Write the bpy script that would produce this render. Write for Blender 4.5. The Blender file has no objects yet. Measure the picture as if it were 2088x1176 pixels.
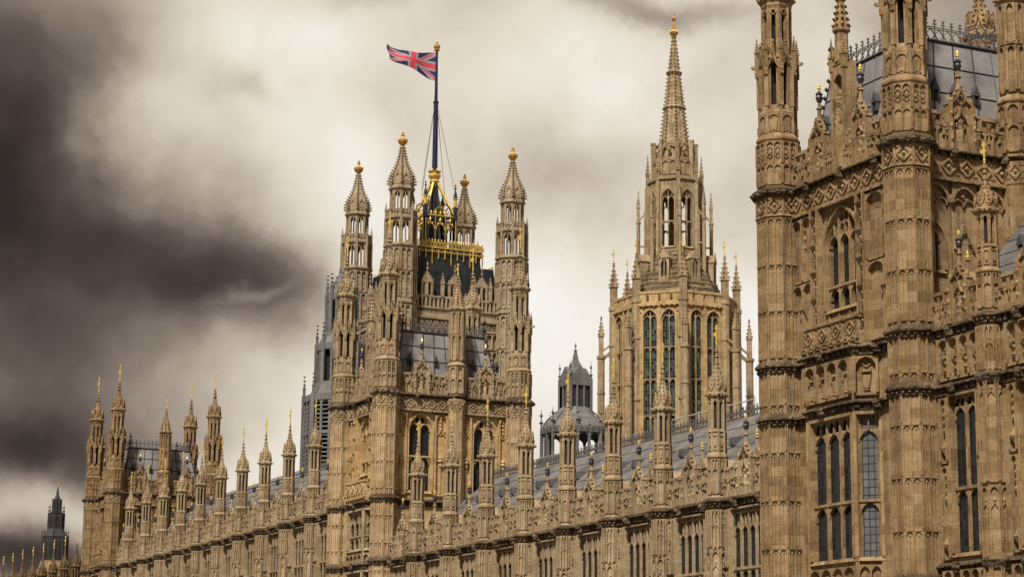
import bpy, math, random
from math import sin, cos, pi, sqrt, atan2, radians, tan
from mathutils import Matrix, Vector
random.seed(7)
SC = bpy.context.scene
COL = SC.collection
GZ = -10.0                                   # ground, metres below the eye

# ------------------------------------------------------------------ camera
CF = Vector((0.41501673, 0.8865011, 0.20463848))
CR = Vector((0.90465886, -0.42600071, 0.01075819))
CU = Vector((-0.09671329, -0.18066319, 0.9787785))
cd = bpy.data.cameras.new("camera")
cd.sensor_width = 36.0
cd.lens = 4335.42 / 2088 * 36.0
cd.clip_start = 0.5
cd.clip_end = 6000
cam = bpy.data.objects.new("camera", cd)
COL.objects.link(cam)
M3 = Matrix((CR, CU, -CF)).transposed()
cam.matrix_world = M3.to_4x4()
SC.camera = cam

# ------------------------------------------------------------------ view, sun, sky
SC.view_settings.view_transform = 'Standard'
SC.view_settings.look = 'None'
SC.view_settings.exposure = 0.0
SC.view_settings.gamma = 1.0
SC.render.film_transparent = False

SUN_EL, SUN_AZ = radians(50), radians(225)    # azimuth measured from +Y towards +X
sd = bpy.data.lights.new("sun", 'SUN')
sd.energy = 4.9
sd.angle = radians(6)
sd.color = (1.0, 0.93, 0.82)
so = bpy.data.objects.new("sun", sd)
COL.objects.link(so)
sv = Vector((sin(SUN_AZ) * cos(SUN_EL), cos(SUN_AZ) * cos(SUN_EL), sin(SUN_EL)))
so.rotation_euler = sv.to_track_quat('Z', 'Y').to_euler()


class NT:
    """tiny helper to write node trees"""
    def __init__(s, tree):
        s.t = tree
        s.n = tree.nodes
        s.l = tree.links

    def add(s, typ, **kw):
        n = s.n.new(typ)
        for k, v in kw.items():
            setattr(n, k, v)
        return n

    def inp(s, node, key, val):
        if hasattr(val, 'is_output') or isinstance(val, bpy.types.NodeSocket):
            s.l.new(val, node.inputs[key])
        else:
            node.inputs[key].default_value = val

    def math(s, op, a, b=0.0, c=0.0, clamp=False):
        n = s.add('ShaderNodeMath', operation=op)
        n.use_clamp = clamp
        s.inp(n, 0, a)
        s.inp(n, 1, b)
        s.inp(n, 2, c)
        return n.outputs[0]

    def noise(s, vec, scale, detail=4, rough=0.55, dist=0.0):
        n = s.add('ShaderNodeTexNoise')
        s.l.new(vec, n.inputs['Vector'])
        n.inputs['Scale'].default_value = scale
        n.inputs['Detail'].default_value = detail
        n.inputs['Roughness'].default_value = rough
        n.inputs['Distortion'].default_value = dist
        return n

    def ramp(s, fac, stops):
        n = s.add('ShaderNodeValToRGB')
        e = n.color_ramp.elements
        while len(e) < len(stops):
            e.new(0.5)
        for i, (p, c) in enumerate(stops):
            e[i].position = p
            e[i].color = (c[0], c[1], c[2], 1)
        s.l.new(fac, n.inputs[0])
        return n.outputs[0]

    def mix(s, fac, a, b, mode='MIX'):
        n = s.add('ShaderNodeMix', data_type='RGBA', blend_type=mode)
        s.inp(n, 0, fac)
        s.inp(n, 6, a if not isinstance(a, tuple) else (*a, 1))
        s.inp(n, 7, b if not isinstance(b, tuple) else (*b, 1))
        return n.outputs[2]


world = bpy.data.worlds.new("World")
SC.world = world
world.use_nodes = True
world.node_tree.nodes.clear()
W = NT(world.node_tree)
tc = W.add('ShaderNodeTexCoord')
gen = tc.outputs['Generated']
sep = W.add('ShaderNodeSeparateXYZ')
W.l.new(gen, sep.inputs[0])
n1 = W.noise(gen, 5.0, 5, 0.55)
n2 = W.noise(gen, 3.2, 3, 0.5)
az0 = W.math('ARCTAN2', sep.outputs[0], sep.outputs[1])
el0 = W.math('ARCSINE', sep.outputs[2])
ns = W.add('ShaderNodeSeparateColor')
W.l.new(n1.outputs['Color'], ns.inputs[0])
az = W.math('ADD', az0, W.math('MULTIPLY', W.math('SUBTRACT', ns.outputs[0], 0.5), 0.06))
el = W.math('ADD', el0, W.math('MULTIPLY', W.math('SUBTRACT', ns.outputs[1], 0.5), 0.05))
# cloud masses: compass bearing, elevation (degrees), half widths (degrees), brightness change
CLOUDS = [
    # az, el, sa, se, tilt, amp
]


def cloud(px, py, rx, ry, tilt, amp):
    """a cloud mass by its bearing and elevation, from its place in the view"""
    d = CF + CR * ((px - 1044) / 4335.42) - CU * ((py - 588) / 4335.42)
    d.normalize()
    CLOUDS.append((atan2(d.x, d.y), math.asin(d.z), rx / 4335.42, ry / 4335.42, radians(tilt), amp))


cloud(-20, 330, 190, 330, 0, -0.60)
cloud(240, 470, 280, 140, -8, -0.42)
cloud(500, 575, 210, 80, -10, -0.34)
cloud(110, 120, 260, 190, 0, -0.10)
cloud(10, 880, 190, 85, 0, -0.62)
cloud(110, 690, 220, 110, 0, -0.30)
cloud(330, 830, 220, 90, 0, -0.18)
cloud(20, 1150, 240, 60, 0, -0.68)
cloud(470, 165, 90, 45, -15, -0.13)
cloud(690, 10, 100, 25, 0, -0.14)
cloud(1330, 10, 170, 30, -10, -0.24)
cloud(1160, 370, 210, 130, -20, -0.15)
cloud(2060, 60, 230, 150, 0, -0.20)
cloud(255, 190, 110, 80, 30, 0.12)
cloud(480, 590, 60, 20, 15, 0.22)
cloud(560, 70, 220, 100, 0, 0.10)
cloud(140, 1000, 170, 40, 0, 0.02)
cloud(1250, 130, 220, 80, 20, 0.10)
cloud(1500, 780, 350, 170, 0, 0.16)
cloud(1050, 640, 150, 160, 0, 0.10)
wn = W.noise(gen, 17.0, 7, 0.55, 0.0)
ws = W.add('ShaderNodeSeparateColor')
W.l.new(wn.outputs['Color'], ws.inputs[0])
az = W.math('ADD', az, W.math('MULTIPLY', W.math('SUBTRACT', ws.outputs[0], 0.5), 0.055))
el = W.math('ADD', el, W.math('MULTIPLY', W.math('SUBTRACT', ws.outputs[1], 0.5), 0.05))
acc = None
for (ca, ce, sa, se, ti, amp) in CLOUDS:
    da = W.math('SUBTRACT', az, ca)
    de = W.math('SUBTRACT', el, ce)
    p = W.math('MULTIPLY_ADD', da, cos(ti) / sa, W.math('MULTIPLY', de, sin(ti) / sa))
    q = W.math('MULTIPLY_ADD', da, -sin(ti) / se, W.math('MULTIPLY', de, cos(ti) / se))
    r2 = W.math('ADD', W.math('MULTIPLY', p, p), W.math('MULTIPLY', q, q))
    g = W.math('MULTIPLY', W.math('EXPONENT', W.math('MULTIPLY', r2, -0.8)), amp)
    acc = g if acc is None else W.math('ADD', acc, g)
f1 = W.math('MULTIPLY', W.math('SUBTRACT', n2.outputs[0], 0.5), 0.42)
n3 = W.noise(gen, 13.0, 8, 0.56, 0.1)
f2 = W.math('MULTIPLY', W.math('SUBTRACT', n3.outputs[0], 0.5), 0.36)
away = W.add('ShaderNodeVectorMath', operation='DOT_PRODUCT')       # unseen sky behind the camera darkened, added to deepen recess shading
W.l.new(gen, away.inputs[0])
away.inputs[1].default_value = tuple(CF)
rear_dim = W.add('ShaderNodeMapRange', interpolation_type='SMOOTHSTEP')
W.l.new(away.outputs['Value'], rear_dim.inputs[0])
for k, v in ((1, 0.2), (2, 0.88), (3, -0.34), (4, 0.0)):
    rear_dim.inputs[k].default_value = v
acc = W.math('ADD', acc, rear_dim.outputs[0])
lum = W.math('ADD', W.math('ADD', acc, 0.80), W.math('ADD', f1, f2), clamp=True)
ccol = W.ramp(lum, [(0.0, (0.030, 0.020, 0.016)), (0.2, (0.072, 0.052, 0.043)), (0.34, (0.130, 0.100, 0.083)), (0.5, (0.265, 0.216, 0.178)),
                    (0.65, (0.50, 0.430, 0.345)), (0.8, (0.76, 0.69, 0.575)), (0.92, (0.90, 0.855, 0.775)), (1.0, (0.95, 0.925, 0.88))])
sky = W.add('ShaderNodeTexSky', sky_type='NISHITA')
sky.sun_disc = False
sky.sun_elevation = SUN_EL
sky.sun_rotation = SUN_AZ
bg1 = W.add('ShaderNodeBackground')
W.l.new(sky.outputs[0], bg1.inputs[0])
bg1.inputs[1].default_value = 0.08
bg2 = W.add('ShaderNodeBackground')
W.l.new(ccol, bg2.inputs[0])
bg2.inputs[1].default_value = 1.0
mx = W.add('ShaderNodeMixShader')
mx.inputs[0].default_value = 0.985            # overcast: the clear sky barely shows
W.l.new(bg1.outputs[0], mx.inputs[1])
W.l.new(bg2.outputs[0], mx.inputs[2])
wo = W.add('ShaderNodeOutputWorld')
W.l.new(mx.outputs[0], wo.inputs[0])


# ------------------------------------------------------------------ materials
def new_mat(name):
    m = bpy.data.materials.new(name)
    m.use_nodes = True
    m.node_tree.nodes.clear()
    t = NT(m.node_tree)
    b = t.add('ShaderNodeBsdfPrincipled')
    o = t.add('ShaderNodeOutputMaterial')
    t.l.new(b.outputs[0], o.inputs[0])
    return m, t, b


def wall_coord(t):
    """position, and (distance along the wall, height) for courses of blocks on a wall of any bearing"""
    g = t.add('ShaderNodeNewGeometry')
    s = t.add('ShaderNodeSeparateXYZ')
    t.l.new(g.outputs['Position'], s.inputs[0])
    n = t.add('ShaderNodeSeparateXYZ')
    t.l.new(g.outputs['True Normal'], n.inputs[0])
    c = t.add('ShaderNodeCombineXYZ')
    u = t.math('SUBTRACT', t.math('MULTIPLY', s.outputs[1], n.outputs[0]), t.math('MULTIPLY', s.outputs[0], n.outputs[1]))
    t.l.new(u, c.inputs[0])
    t.l.new(s.outputs[2], c.inputs[1])
    return g.outputs['Position'], c.outputs[0], s


def stone(name, cols, rough=0.9, blocks=(0.95, 0.42), carve=0.0, soot=0.5, moss=0.0, tint=1.0):
    m, t, b = new_mat(name)
    pos, wc, s = wall_coord(t)
    br = t.add('ShaderNodeTexBrick')
    t.l.new(wc, br.inputs['Vector'])
    br.inputs['Scale'].default_value = 1.0
    br.inputs['Brick Width'].default_value = blocks[0]
    br.inputs['Row Height'].default_value = blocks[1]
    br.inputs['Mortar Size'].default_value = 0.008
    br.inputs['Mortar Smooth'].default_value = 0.3
    br.inputs['Bias'].default_value = 0.0
    br.inputs['Color1'].default_value = (0, 0, 0, 1)
    br.inputs['Color2'].default_value = (1, 1, 1, 1)
    br.inputs['Mortar'].default_value = (0.4, 0.4, 0.4, 1)
    big = t.noise(pos, 0.35, 4, 0.6)
    mid = t.noise(pos, 1.6, 5, 0.6)
    fine = t.noise(pos, 14.0, 4, 0.6)
    # rain streaks: noise stretched along z
    mp = t.add('ShaderNodeMapping')
    mp.inputs['Scale'].default_value = (3.2, 3.2, 0.22)
    t.l.new(pos, mp.inputs['Vector'])
    streak = t.noise(mp.outputs[0], 1.0, 4, 0.6)
    f = t.math('MULTIPLY_ADD', br.outputs['Color'], 0.42, t.math('MULTIPLY', big.outputs[0], 0.62), clamp=True)
    f = t.math('ADD', f, t.math('MULTIPLY', t.math('SUBTRACT', mid.outputs[0], 0.5), 0.8), clamp=True)
    col = t.ramp(f, [(0.12, cols[0]), (0.38, cols[1]), (0.6, cols[2]), (0.85, cols[3])])
    d = t.math('MULTIPLY', t.math('SUBTRACT', streak.outputs[0], 0.47, clamp=True), 3.2 * soot, clamp=True)
    col = t.mix(d, col, (0.075, 0.055, 0.036))
    d2 = t.math('MULTIPLY', t.math('SUBTRACT', fine.outputs[0], 0.50, clamp=True), 2.8 * soot, clamp=True)
    col = t.mix(d2, col, (0.10, 0.075, 0.05))
    if moss:
        mn = t.noise(pos, 2.2, 5, 0.65)
        mm = t.math('MULTIPLY', t.math('SUBTRACT', mn.outputs[0], 0.42, clamp=True), 6.0 * moss, clamp=True)
        col = t.mix(mm, col, (0.045, 0.040, 0.028))
    if tint != 1.0:
        col = t.mix(1.0, col, (tint, tint, tint), 'MULTIPLY')
    t.l.new(col, b.inputs['Base Color'])
    b.inputs['Roughness'].default_value = rough
    b.inputs['Specular IOR Level'].default_value = 0.2
    bump = t.add('ShaderNodeBump')
    bump.inputs['Strength'].default_value = 0.6
    bump.inputs['Distance'].default_value = 0.08
    worn = t.noise(pos, 5.0, 5, 0.65)
    h = t.math('MULTIPLY_ADD', worn.outputs[0], 0.9, t.math('MULTIPLY', br.outputs['Fac'], -0.35))
    if carve:
        vo = t.add('ShaderNodeTexVoronoi')
        vo.inputs['Scale'].default_value = 5.5
        t.l.new(pos, vo.inputs['Vector'])
        h = t.math('MULTIPLY_ADD', vo.outputs['Distance'], -2.4 * carve, h)
        bump.inputs['Distance'].default_value = 0.07
        bump.inputs['Strength'].default_value = 0.8
    t.l.new(h, bump.inputs['Height'])
    t.l.new(bump.outputs[0], b.inputs['Normal'])
    return m


HONEY = [(0.30, 0.20, 0.10), (0.45, 0.315, 0.160), (0.55, 0.41, 0.235), (0.54, 0.44, 0.30)]
BUFF = [(0.25, 0.180, 0.110), (0.34, 0.257, 0.163), (0.42, 0.33, 0.222), (0.45, 0.37, 0.265)]
BROWN = [(0.14, 0.090, 0.048), (0.22, 0.150, 0.084), (0.31, 0.220, 0.130), (0.32, 0.25, 0.172)]
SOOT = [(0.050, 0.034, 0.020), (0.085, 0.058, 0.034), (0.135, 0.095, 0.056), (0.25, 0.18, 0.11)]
GREYS = [(0.10, 0.097, 0.095), (0.15, 0.145, 0.143), (0.185, 0.18, 0.178), (0.215, 0.21, 0.207)]
HAZED = [tuple(c) for c in BUFF]              # great tower's stone kept greyer: air haze put into its colour
warm = lambda L, q: [(r * 1.02, g * (1 - 0.2 * q), b * (1 - q)) for r, g, b in L]
HONEY, BUFF, BROWN = warm(HONEY, 0.14), warm(BUFF, 0.12), warm([(1.18 * r, 1.18 * g, 1.2 * b) for r, g, b in BROWN], 0.17)
PALE = [(1.22 * r, 1.17 * g, 1.12 * b) for r, g, b in BUFF]
M = {}
M['pale'] = stone('pale_limestone', PALE, soot=0.45)
M['hazed'] = stone('hazed_limestone', HAZED, soot=0.6)
M['honey'] = stone('honey_limestone', HONEY, soot=0.45)
M['buff'] = stone('buff_limestone', BUFF, soot=0.7)
M['brown'] = stone('brown_limestone', BROWN, soot=0.75)
M['buff_carved'] = stone('carved_buff_limestone', BUFF, carve=0.6, soot=0.7)
M['brown_carved'] = stone('carved_brown_limestone', BROWN, carve=0.6, soot=0.7)
M['dimbrown'] = stone('dimmed_brown_limestone', [(0.55 * r, 0.53 * g, 0.5 * b) for r, g, b in BROWN], soot=0.9)  # same brown stone, with the view's corner darkening put into its colour
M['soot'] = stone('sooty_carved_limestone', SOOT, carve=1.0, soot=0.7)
M['mossy'] = stone('mossy_stone_slab', [(1.75 * r, 1.75 * g, 1.7 * b) for r, g, b in SOOT], soot=0.8, moss=0.55, blocks=(1.6, 0.45))
M['greystone'] = stone('grey_painted_iron', GREYS, rough=0.6, soot=0.25, blocks=(1.5, 3.0))


def simple(name, col, rough=0.5, metal=0.0, var=0.25, scale=2.0, bump=0.0):
    m, t, b = new_mat(name)
    g = t.add('ShaderNodeNewGeometry')
    n = t.noise(g.outputs['Position'], scale, 5, 0.6)
    c0 = tuple(x * (1 - var) for x in col)
    c1 = tuple(min(1, x * (1 + var)) for x in col)
    t.l.new(t.ramp(n.outputs[0], [(0.3, c0), (0.7, c1)]), b.inputs['Base Color'])
    b.inputs['Roughness'].default_value = rough
    b.inputs['Metallic'].default_value = metal
    if bump:
        bp = t.add('ShaderNodeBump')
        bp.inputs['Strength'].default_value = bump
        bp.inputs['Distance'].default_value = 0.05
        t.l.new(n.outputs[0], bp.inputs['Height'])
        t.l.new(bp.outputs[0], b.inputs['Normal'])
    return m


M['lead'] = simple('grey_roof_plate', (0.235, 0.222, 0.222), 0.85, 0.0, 0.35, 0.8, 0.15)
M['seam'] = simple('dark_roof_seam', (0.07, 0.068, 0.07), 0.6)
M['slate'] = simple('grey_roof_sheet', (0.15, 0.138, 0.128), 0.85, 0.0, 0.45, 0.5, 0.15)
M['iron'] = simple('dark_iron', (0.035, 0.033, 0.038), 0.5)
M['rail'] = simple('grey_iron_cresting', (0.15, 0.14, 0.145), 0.55)
M['blackiron'] = simple('blue_black_iron', (0.018, 0.022, 0.027), 0.42, 0.0, 0.5, 0.7)
M['gold'] = simple('gilded_metal', (0.92, 0.62, 0.14), 0.42, 0.45, 0.25, 3.0)
M['gilding'] = simple('weathered_gilding', (0.74, 0.49, 0.12), 0.45, 0.5, 0.4, 1.5)
M['oldgold'] = simple('worn_gilding', (0.62, 0.36, 0.10), 0.45, 0.55, 0.35, 4.0)
M['pole'] = simple('navy_painted_steel', (0.012, 0.014, 0.055), 0.35)
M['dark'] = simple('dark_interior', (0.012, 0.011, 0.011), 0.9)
M['wire'] = simple('grey_wire', (0.20, 0.19, 0.18), 0.6)
M['silver'] = simple('galvanised_tube', (0.60, 0.60, 0.60), 0.4, 0.4)
M['red'] = simple('flag_red', (0.62, 0.055, 0.09), 0.8, 0, 0.1)
M['navy'] = simple('flag_blue', (0.018, 0.022, 0.105), 0.8, 0, 0.1)
M['white'] = simple('flag_white', (0.34, 0.30, 0.31), 0.8, 0, 0.1)


def glass_mat(name, pane=(0.26, 0.34), tint=(0.012, 0.013, 0.015), lead=(0.03, 0.03, 0.03), green=0.0, rough=0.12):
    m, t, b = new_mat(name)
    pos, wc, s = wall_coord(t)
    br = t.add('ShaderNodeTexBrick')
    br.offset = 0.0
    t.l.new(wc, br.inputs['Vector'])
    br.inputs['Scale'].default_value = 1.0
    br.inputs['Brick Width'].default_value = pane[0]
    br.inputs['Row Height'].default_value = pane[1]
    br.inputs['Mortar Size'].default_value = 0.018
    br.inputs['Mortar Smooth'].default_value = 0.0
    br.inputs['Color1'].default_value = (0, 0, 0, 1)
    br.inputs['Color2'].default_value = (1, 1, 1, 1)
    br.inputs['Mortar'].default_value = (0.5, 0.5, 0.5, 1)
    n = t.noise(pos, 1.3, 3, 0.5)
    v = t.math('MULTIPLY', br.outputs['Color'], n.outputs[0])
    hi = tuple(1.35 * x for x in tint) if max(tint) > 0.05 else (0.03, 0.033, 0.036) if not green else (0.10, 0.14, 0.105)
    c = t.ramp(v, [(0.15, tint), (0.6, hi)])
    c = t.mix(br.outputs['Fac'], c, lead)
    t.l.new(c, b.inputs['Base Color'])
    t.l.new(t.math('MULTIPLY_ADD', br.outputs['Fac'], 0.5, rough), b.inputs['Roughness'])
    b.inputs['Specular IOR Level'].default_value = 0.3
    bp = t.add('ShaderNodeBump')
    bp.inputs['Strength'].default_value = 0.35
    bp.inputs['Distance'].default_value = 0.02
    t.l.new(t.math('ADD', br.outputs['Color'], n.outputs[0]), bp.inputs['Height'])
    t.l.new(bp.outputs[0], b.inputs['Normal'])
    return m


M['glass'] = glass_mat('leaded_glass')
M['greenglass'] = glass_mat('green_leaded_glass', (0.24, 0.36), (0.010, 0.016, 0.013), (0.10, 0.10, 0.09), green=1.0)
M['skyglass'] = glass_mat('sky_tinted_leaded_glass', (0.24, 0.32), (0.12, 0.125, 0.13), (0.012, 0.012, 0.012), rough=0.06)  # paler pane tint stands in for the reflected sky


# ------------------------------------------------------------------ mesh builder
class MB:
    def __init__(s):
        s.V, s.F, s.I, s.mi = [], [], [], 0
        s.fr(0, 0, -90)

    def fr(s, x, y, a, z=0.0):
        """wall frame: outward normal at compass angle a (degrees from +X); u runs to the right seen from outside"""
        a = radians(a)
        s.o = (x, y, z)
        s.N = (cos(a), sin(a))
        s.U = (-sin(a), cos(a))
        return s

    def v(s, u, d, z):
        s.V.append((s.o[0] + s.U[0] * u + s.N[0] * d, s.o[1] + s.U[1] * u + s.N[1] * d, s.o[2] + z))
        return len(s.V) - 1

    def f(s, *ids):
        s.F.append(ids)
        s.I.append(s.mi)

    def quad(s, a, b, c, d):
        s.f(s.v(*a), s.v(*b), s.v(*c), s.v(*d))

    def hexa(s, p):
        i = [s.v(*q) for q in p]
        for a, b, c, d in ((0, 1, 2, 3), (7, 6, 5, 4), (0, 4, 5, 1), (1, 5, 6, 2), (2, 6, 7, 3), (3, 7, 4, 0)):
            s.f(i[a], i[b], i[c], i[d])

    def box(s, u0, u1, d0, d1, z0, z1):
        s.hexa([(u0, d0, z0), (u1, d0, z0), (u1, d1, z0), (u0, d1, z0), (u0, d0, z1), (u1, d0, z1), (u1, d1, z1), (u0, d1, z1)])

    def slope(s, u0, u1, d0, d1, d2, z0, z1):
        """a weathered block: depth d1 at the bottom, d2 at the top"""
        s.hexa([(u0, d0, z0), (u1, d0, z0), (u1, d1, z0), (u0, d1, z0), (u0, d0, z1), (u1, d0, z1), (u1, d2, z1), (u0, d2, z1)])

    def bar(s, pts, t, d0, d1):
        for (ua, za), (ub, zb) in zip(pts, pts[1:]):
            L = sqrt((ub - ua) ** 2 + (zb - za) ** 2) or 1e-6
            px, pz = -(zb - za) / L * t / 2, (ub - ua) / L * t / 2
            s.hexa([(ua + px, d0, za + pz), (ua - px, d0, za - pz), (ua - px, d1, za - pz), (ua + px, d1, za + pz),
                    (ub + px, d0, zb + pz), (ub - px, d0, zb - pz), (ub - px, d1, zb - pz), (ub + px, d1, zb + pz)])

    def rings(s, R, n=8, rot=22.5, x=0, y=0, cap=True, circ=False):
        """stack of n-gons [(apothem or radius, z)]"""
        k = 1 if circ else 1 / cos(pi / n)
        rows = []
        for r, z in R:
            row = []
            for i in range(n):
                a = radians(rot) + 2 * pi * i / n
                s.V.append((x + r * k * cos(a), y + r * k * sin(a), z))
                row.append(len(s.V) - 1)
            rows.append(row)
        for a, b in zip(rows, rows[1:]):
            for i in range(n):
                j = (i + 1) % n
                s.f(a[i], a[j], b[j], b[i])
        if cap:
            s.f(*rows[-1])
            s.f(*rows[0][::-1])

    def oct_(s, x, y, z, r, rz=None, out=(0, 0)):
        """knob: small octahedron"""
        rz = rz or r
        b = len(s.V)
        s.V += [(x + r, y, z), (x, y + r, z), (x - r, y, z), (x, y - r, z), (x, y, z + rz), (x, y, z - rz)]
        for i in range(4):
            j = (i + 1) % 4
            s.f(b + i, b + j, b + 4)
            s.f(b + j, b + i, b + 5)

    def knob(s, u, d, z, r, rz=None):
        s.oct_(s.o[0] + s.U[0] * u + s.N[0] * d, s.o[1] + s.U[1] * u + s.N[1] * d, s.o[2] + z, r, rz)

    def ball(s, x, y, z, r, n=8, rz=None):
        rz = rz or r
        s.rings([(r * sin(pi * i / 6) + 1e-4, z - rz * cos(pi * i / 6)) for i in range(7)], n, 0, x, y, False, True)

    def tube(s, a, b, r, n=6):
        a, b = Vector(a), Vector(b)
        q = (b - a).to_track_quat('Z', 'Y')
        rows = []
        for P in (a, b):
            row = []
            for i in range(n):
                w = P + q @ Vector((r * cos(2 * pi * i / n), r * sin(2 * pi * i / n), 0))
                s.V.append(tuple(w))
                row.append(len(s.V) - 1)
            rows.append(row)
        for i in range(n):
            j = (i + 1) % n
            s.f(rows[0][i], rows[0][j], rows[1][j], rows[1][i])
        s.f(*rows[1])
        s.f(*rows[0][::-1])

    # ---- gothic pieces
    def spandrel(s, arch, zt, d0, d1):
        for (ua, za), (ub, zb) in zip(arch, arch[1:]):
            s.quad((ua, d1, za), (ub, d1, zb), (ub, d1, zt), (ua, d1, zt))
            s.quad((ua, d0, za), (ub, d0, zb), (ub, d1, zb), (ua, d1, za))

    def head(s, ua, ub, zs, zt, d0, d1, k=0.92, n=3):
        w = (ub - ua) / 2
        s.spandrel(arch_pts((ua + ub) / 2, w, zs, (zt - zs) * k, n), zt, d0, d1)

    def blind(s, u0, u1, z0, z1, n, d=0.06, rib=0.06, hh=None, base=0.0):
        """blind panelling: ribs, little arched heads and a rail"""
        d *= 2.0
        w = (u1 - u0) / n
        hh = hh or w * 0.75
        for i in range(n + 1):
            c = u0 + w * i
            s.box(c - rib / 2, c + rib / 2, base, base + d, z0, z1)
        for i in range(n):
            a, b = u0 + w * i + rib / 2, u0 + w * (i + 1) - rib / 2
            s.head(a, b, z1 - hh, z1, base, base + d * 0.9)
        s.box(u0, u1, base, base + d * 0.7, z0 - rib, z0)

    def diamonds(s, u0, u1, z0, z1, n, d=0.07, base=0.0, t=0.07):
        w = (u1 - u0) / n
        zc = (z0 + z1) / 2
        hz = (z1 - z0) / 2 * 0.82
        for i in range(n):
            c = u0 + w * (i + 0.5)
            hu = min(w / 2 * 0.86, hz)
            s.bar([(c - hu, zc), (c, zc + hz), (c + hu, zc), (c, zc - hz), (c - hu, zc)], t, base, base + d)
            s.knob(c, base + d * 0.5, zc, min(hu, hz) * 0.33)
            for q in (-1, 1):
                for r in (-1, 1):
                    s.knob(c + q * w * 0.42, base + d * 0.2, zc + r * hz * 0.85, t * 0.8)

    def quatrefoil(s, c, zc, r, d0, d1, t=0.05):
        for i in range(4):
            a0 = pi / 2 * i
            pts = []
            for k in range(6):
                a = a0 - pi * 0.62 + k * pi * 1.24 / 5
                pts.append((c + r * 0.5 * cos(a0) + r * 0.5 * cos(a), zc + r * 0.5 * sin(a0) + r * 0.5 * sin(a)))
            s.bar(pts, t, d0, d1)

    def crockets(s, R, step, r, n=8, rot=22.5, x=0, y=0, z0=None, z1=None):
        k = 1 / cos(pi / n)
        zs, ze = R[0][1] if z0 is None else z0, R[-1][1] if z1 is None else z1
        z = zs + step * 0.5
        while z < ze:
            for (ra, za), (rb, zb) in zip(R, R[1:]):
                if za <= z <= zb and zb > za:
                    q = ra + (rb - ra) * (z - za) / (zb - za)
                    rr = r * (0.55 + 0.45 * (ze - z) / (ze - zs))
                    for i in range(n):
                        a = radians(rot) + 2 * pi * i / n
                        e = (q * k + rr * 0.55)
                        s.oct_(x + e * cos(a), y + e * sin(a), z, rr, rr * 0.8)
                    break
            z += step

    def finial(s, x, y, z, h, r):
        s.rings([(r * 0.35, z), (r * 0.3, z + h * 0.25), (r, z + h * 0.34), (r * 0.3, z + h * 0.44), (r * 0.25, z + h * 0.62),
                 (r * 0.75, z + h * 0.7), (r * 0.2, z + h * 0.8), (0.01, z + h)], 6, 0, x, y)

    def pinnacle(s, x, y, z, w, h, hs, crk=True):
        """square shaft of half width w and height h with a crocketed spirelet hs"""
        s.rings([(w, z), (w, z + h)], 4, 45, x, y)
        s.rings([(w * 1.3, z + h), (w * 1.3, z + h + w * 0.4)], 4, 45, x, y)
        R = [(w * 1.05, z + h + w * 0.4), (w * 0.12, z + h + hs * 0.86)]
        s.rings(R, 4, 45, x, y)
        if crk:
            s.crockets(R, max(hs * 0.17, 0.12), w * 0.5, 4, 45, x, y)
        s.oct_(x, y, z + h + hs * 0.9, w * 0.55, hs * 0.1)


def arch_pts(uc, w, z0, h, n=6):
    L = []
    for i in range(n + 1):
        s = i / n
        if h >= w * 0.98:
            R = (w * w + h * h) / (2 * w)
            ph = pi + s * (math.acos((w - R) / R) - pi)
            L.append((uc - w + R + R * cos(ph), z0 + R * sin(ph)))
        else:
            L.append((uc - w * (1 - s), z0 + h * (0.72 * sqrt(max(0, 1 - (1 - s) ** 2)) + 0.28 * s)))
    return L + [(2 * uc - u, z) for u, z in L[-2::-1]]


def arch_z(arch, u):
    for (a, za), (b, zb) in zip(arch, arch[1:]):
        if a <= u <= b:
            return za + (zb - za) * (u - a) / max(b - a, 1e-6)
    return arch[0][1]


def masonry(m, u0, u1, z0, z1, ops, th=0.55):
    """a wall with real openings [(ua, ub, za, zb)]"""
    us = sorted({u0, u1, *[o[0] for o in ops], *[o[1] for o in ops]})
    for a, b in zip(us, us[1:]):
        c = (a + b) / 2
        holes = sorted((o[2], o[3]) for o in ops if o[0] < c < o[1])
        z = z0
        for za, zb in holes:
            if za > z:
                m.box(a, b, -th, 0, z, za)
            z = zb
        if z < z1:
            m.box(a, b, -th, 0, z, z1)


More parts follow.
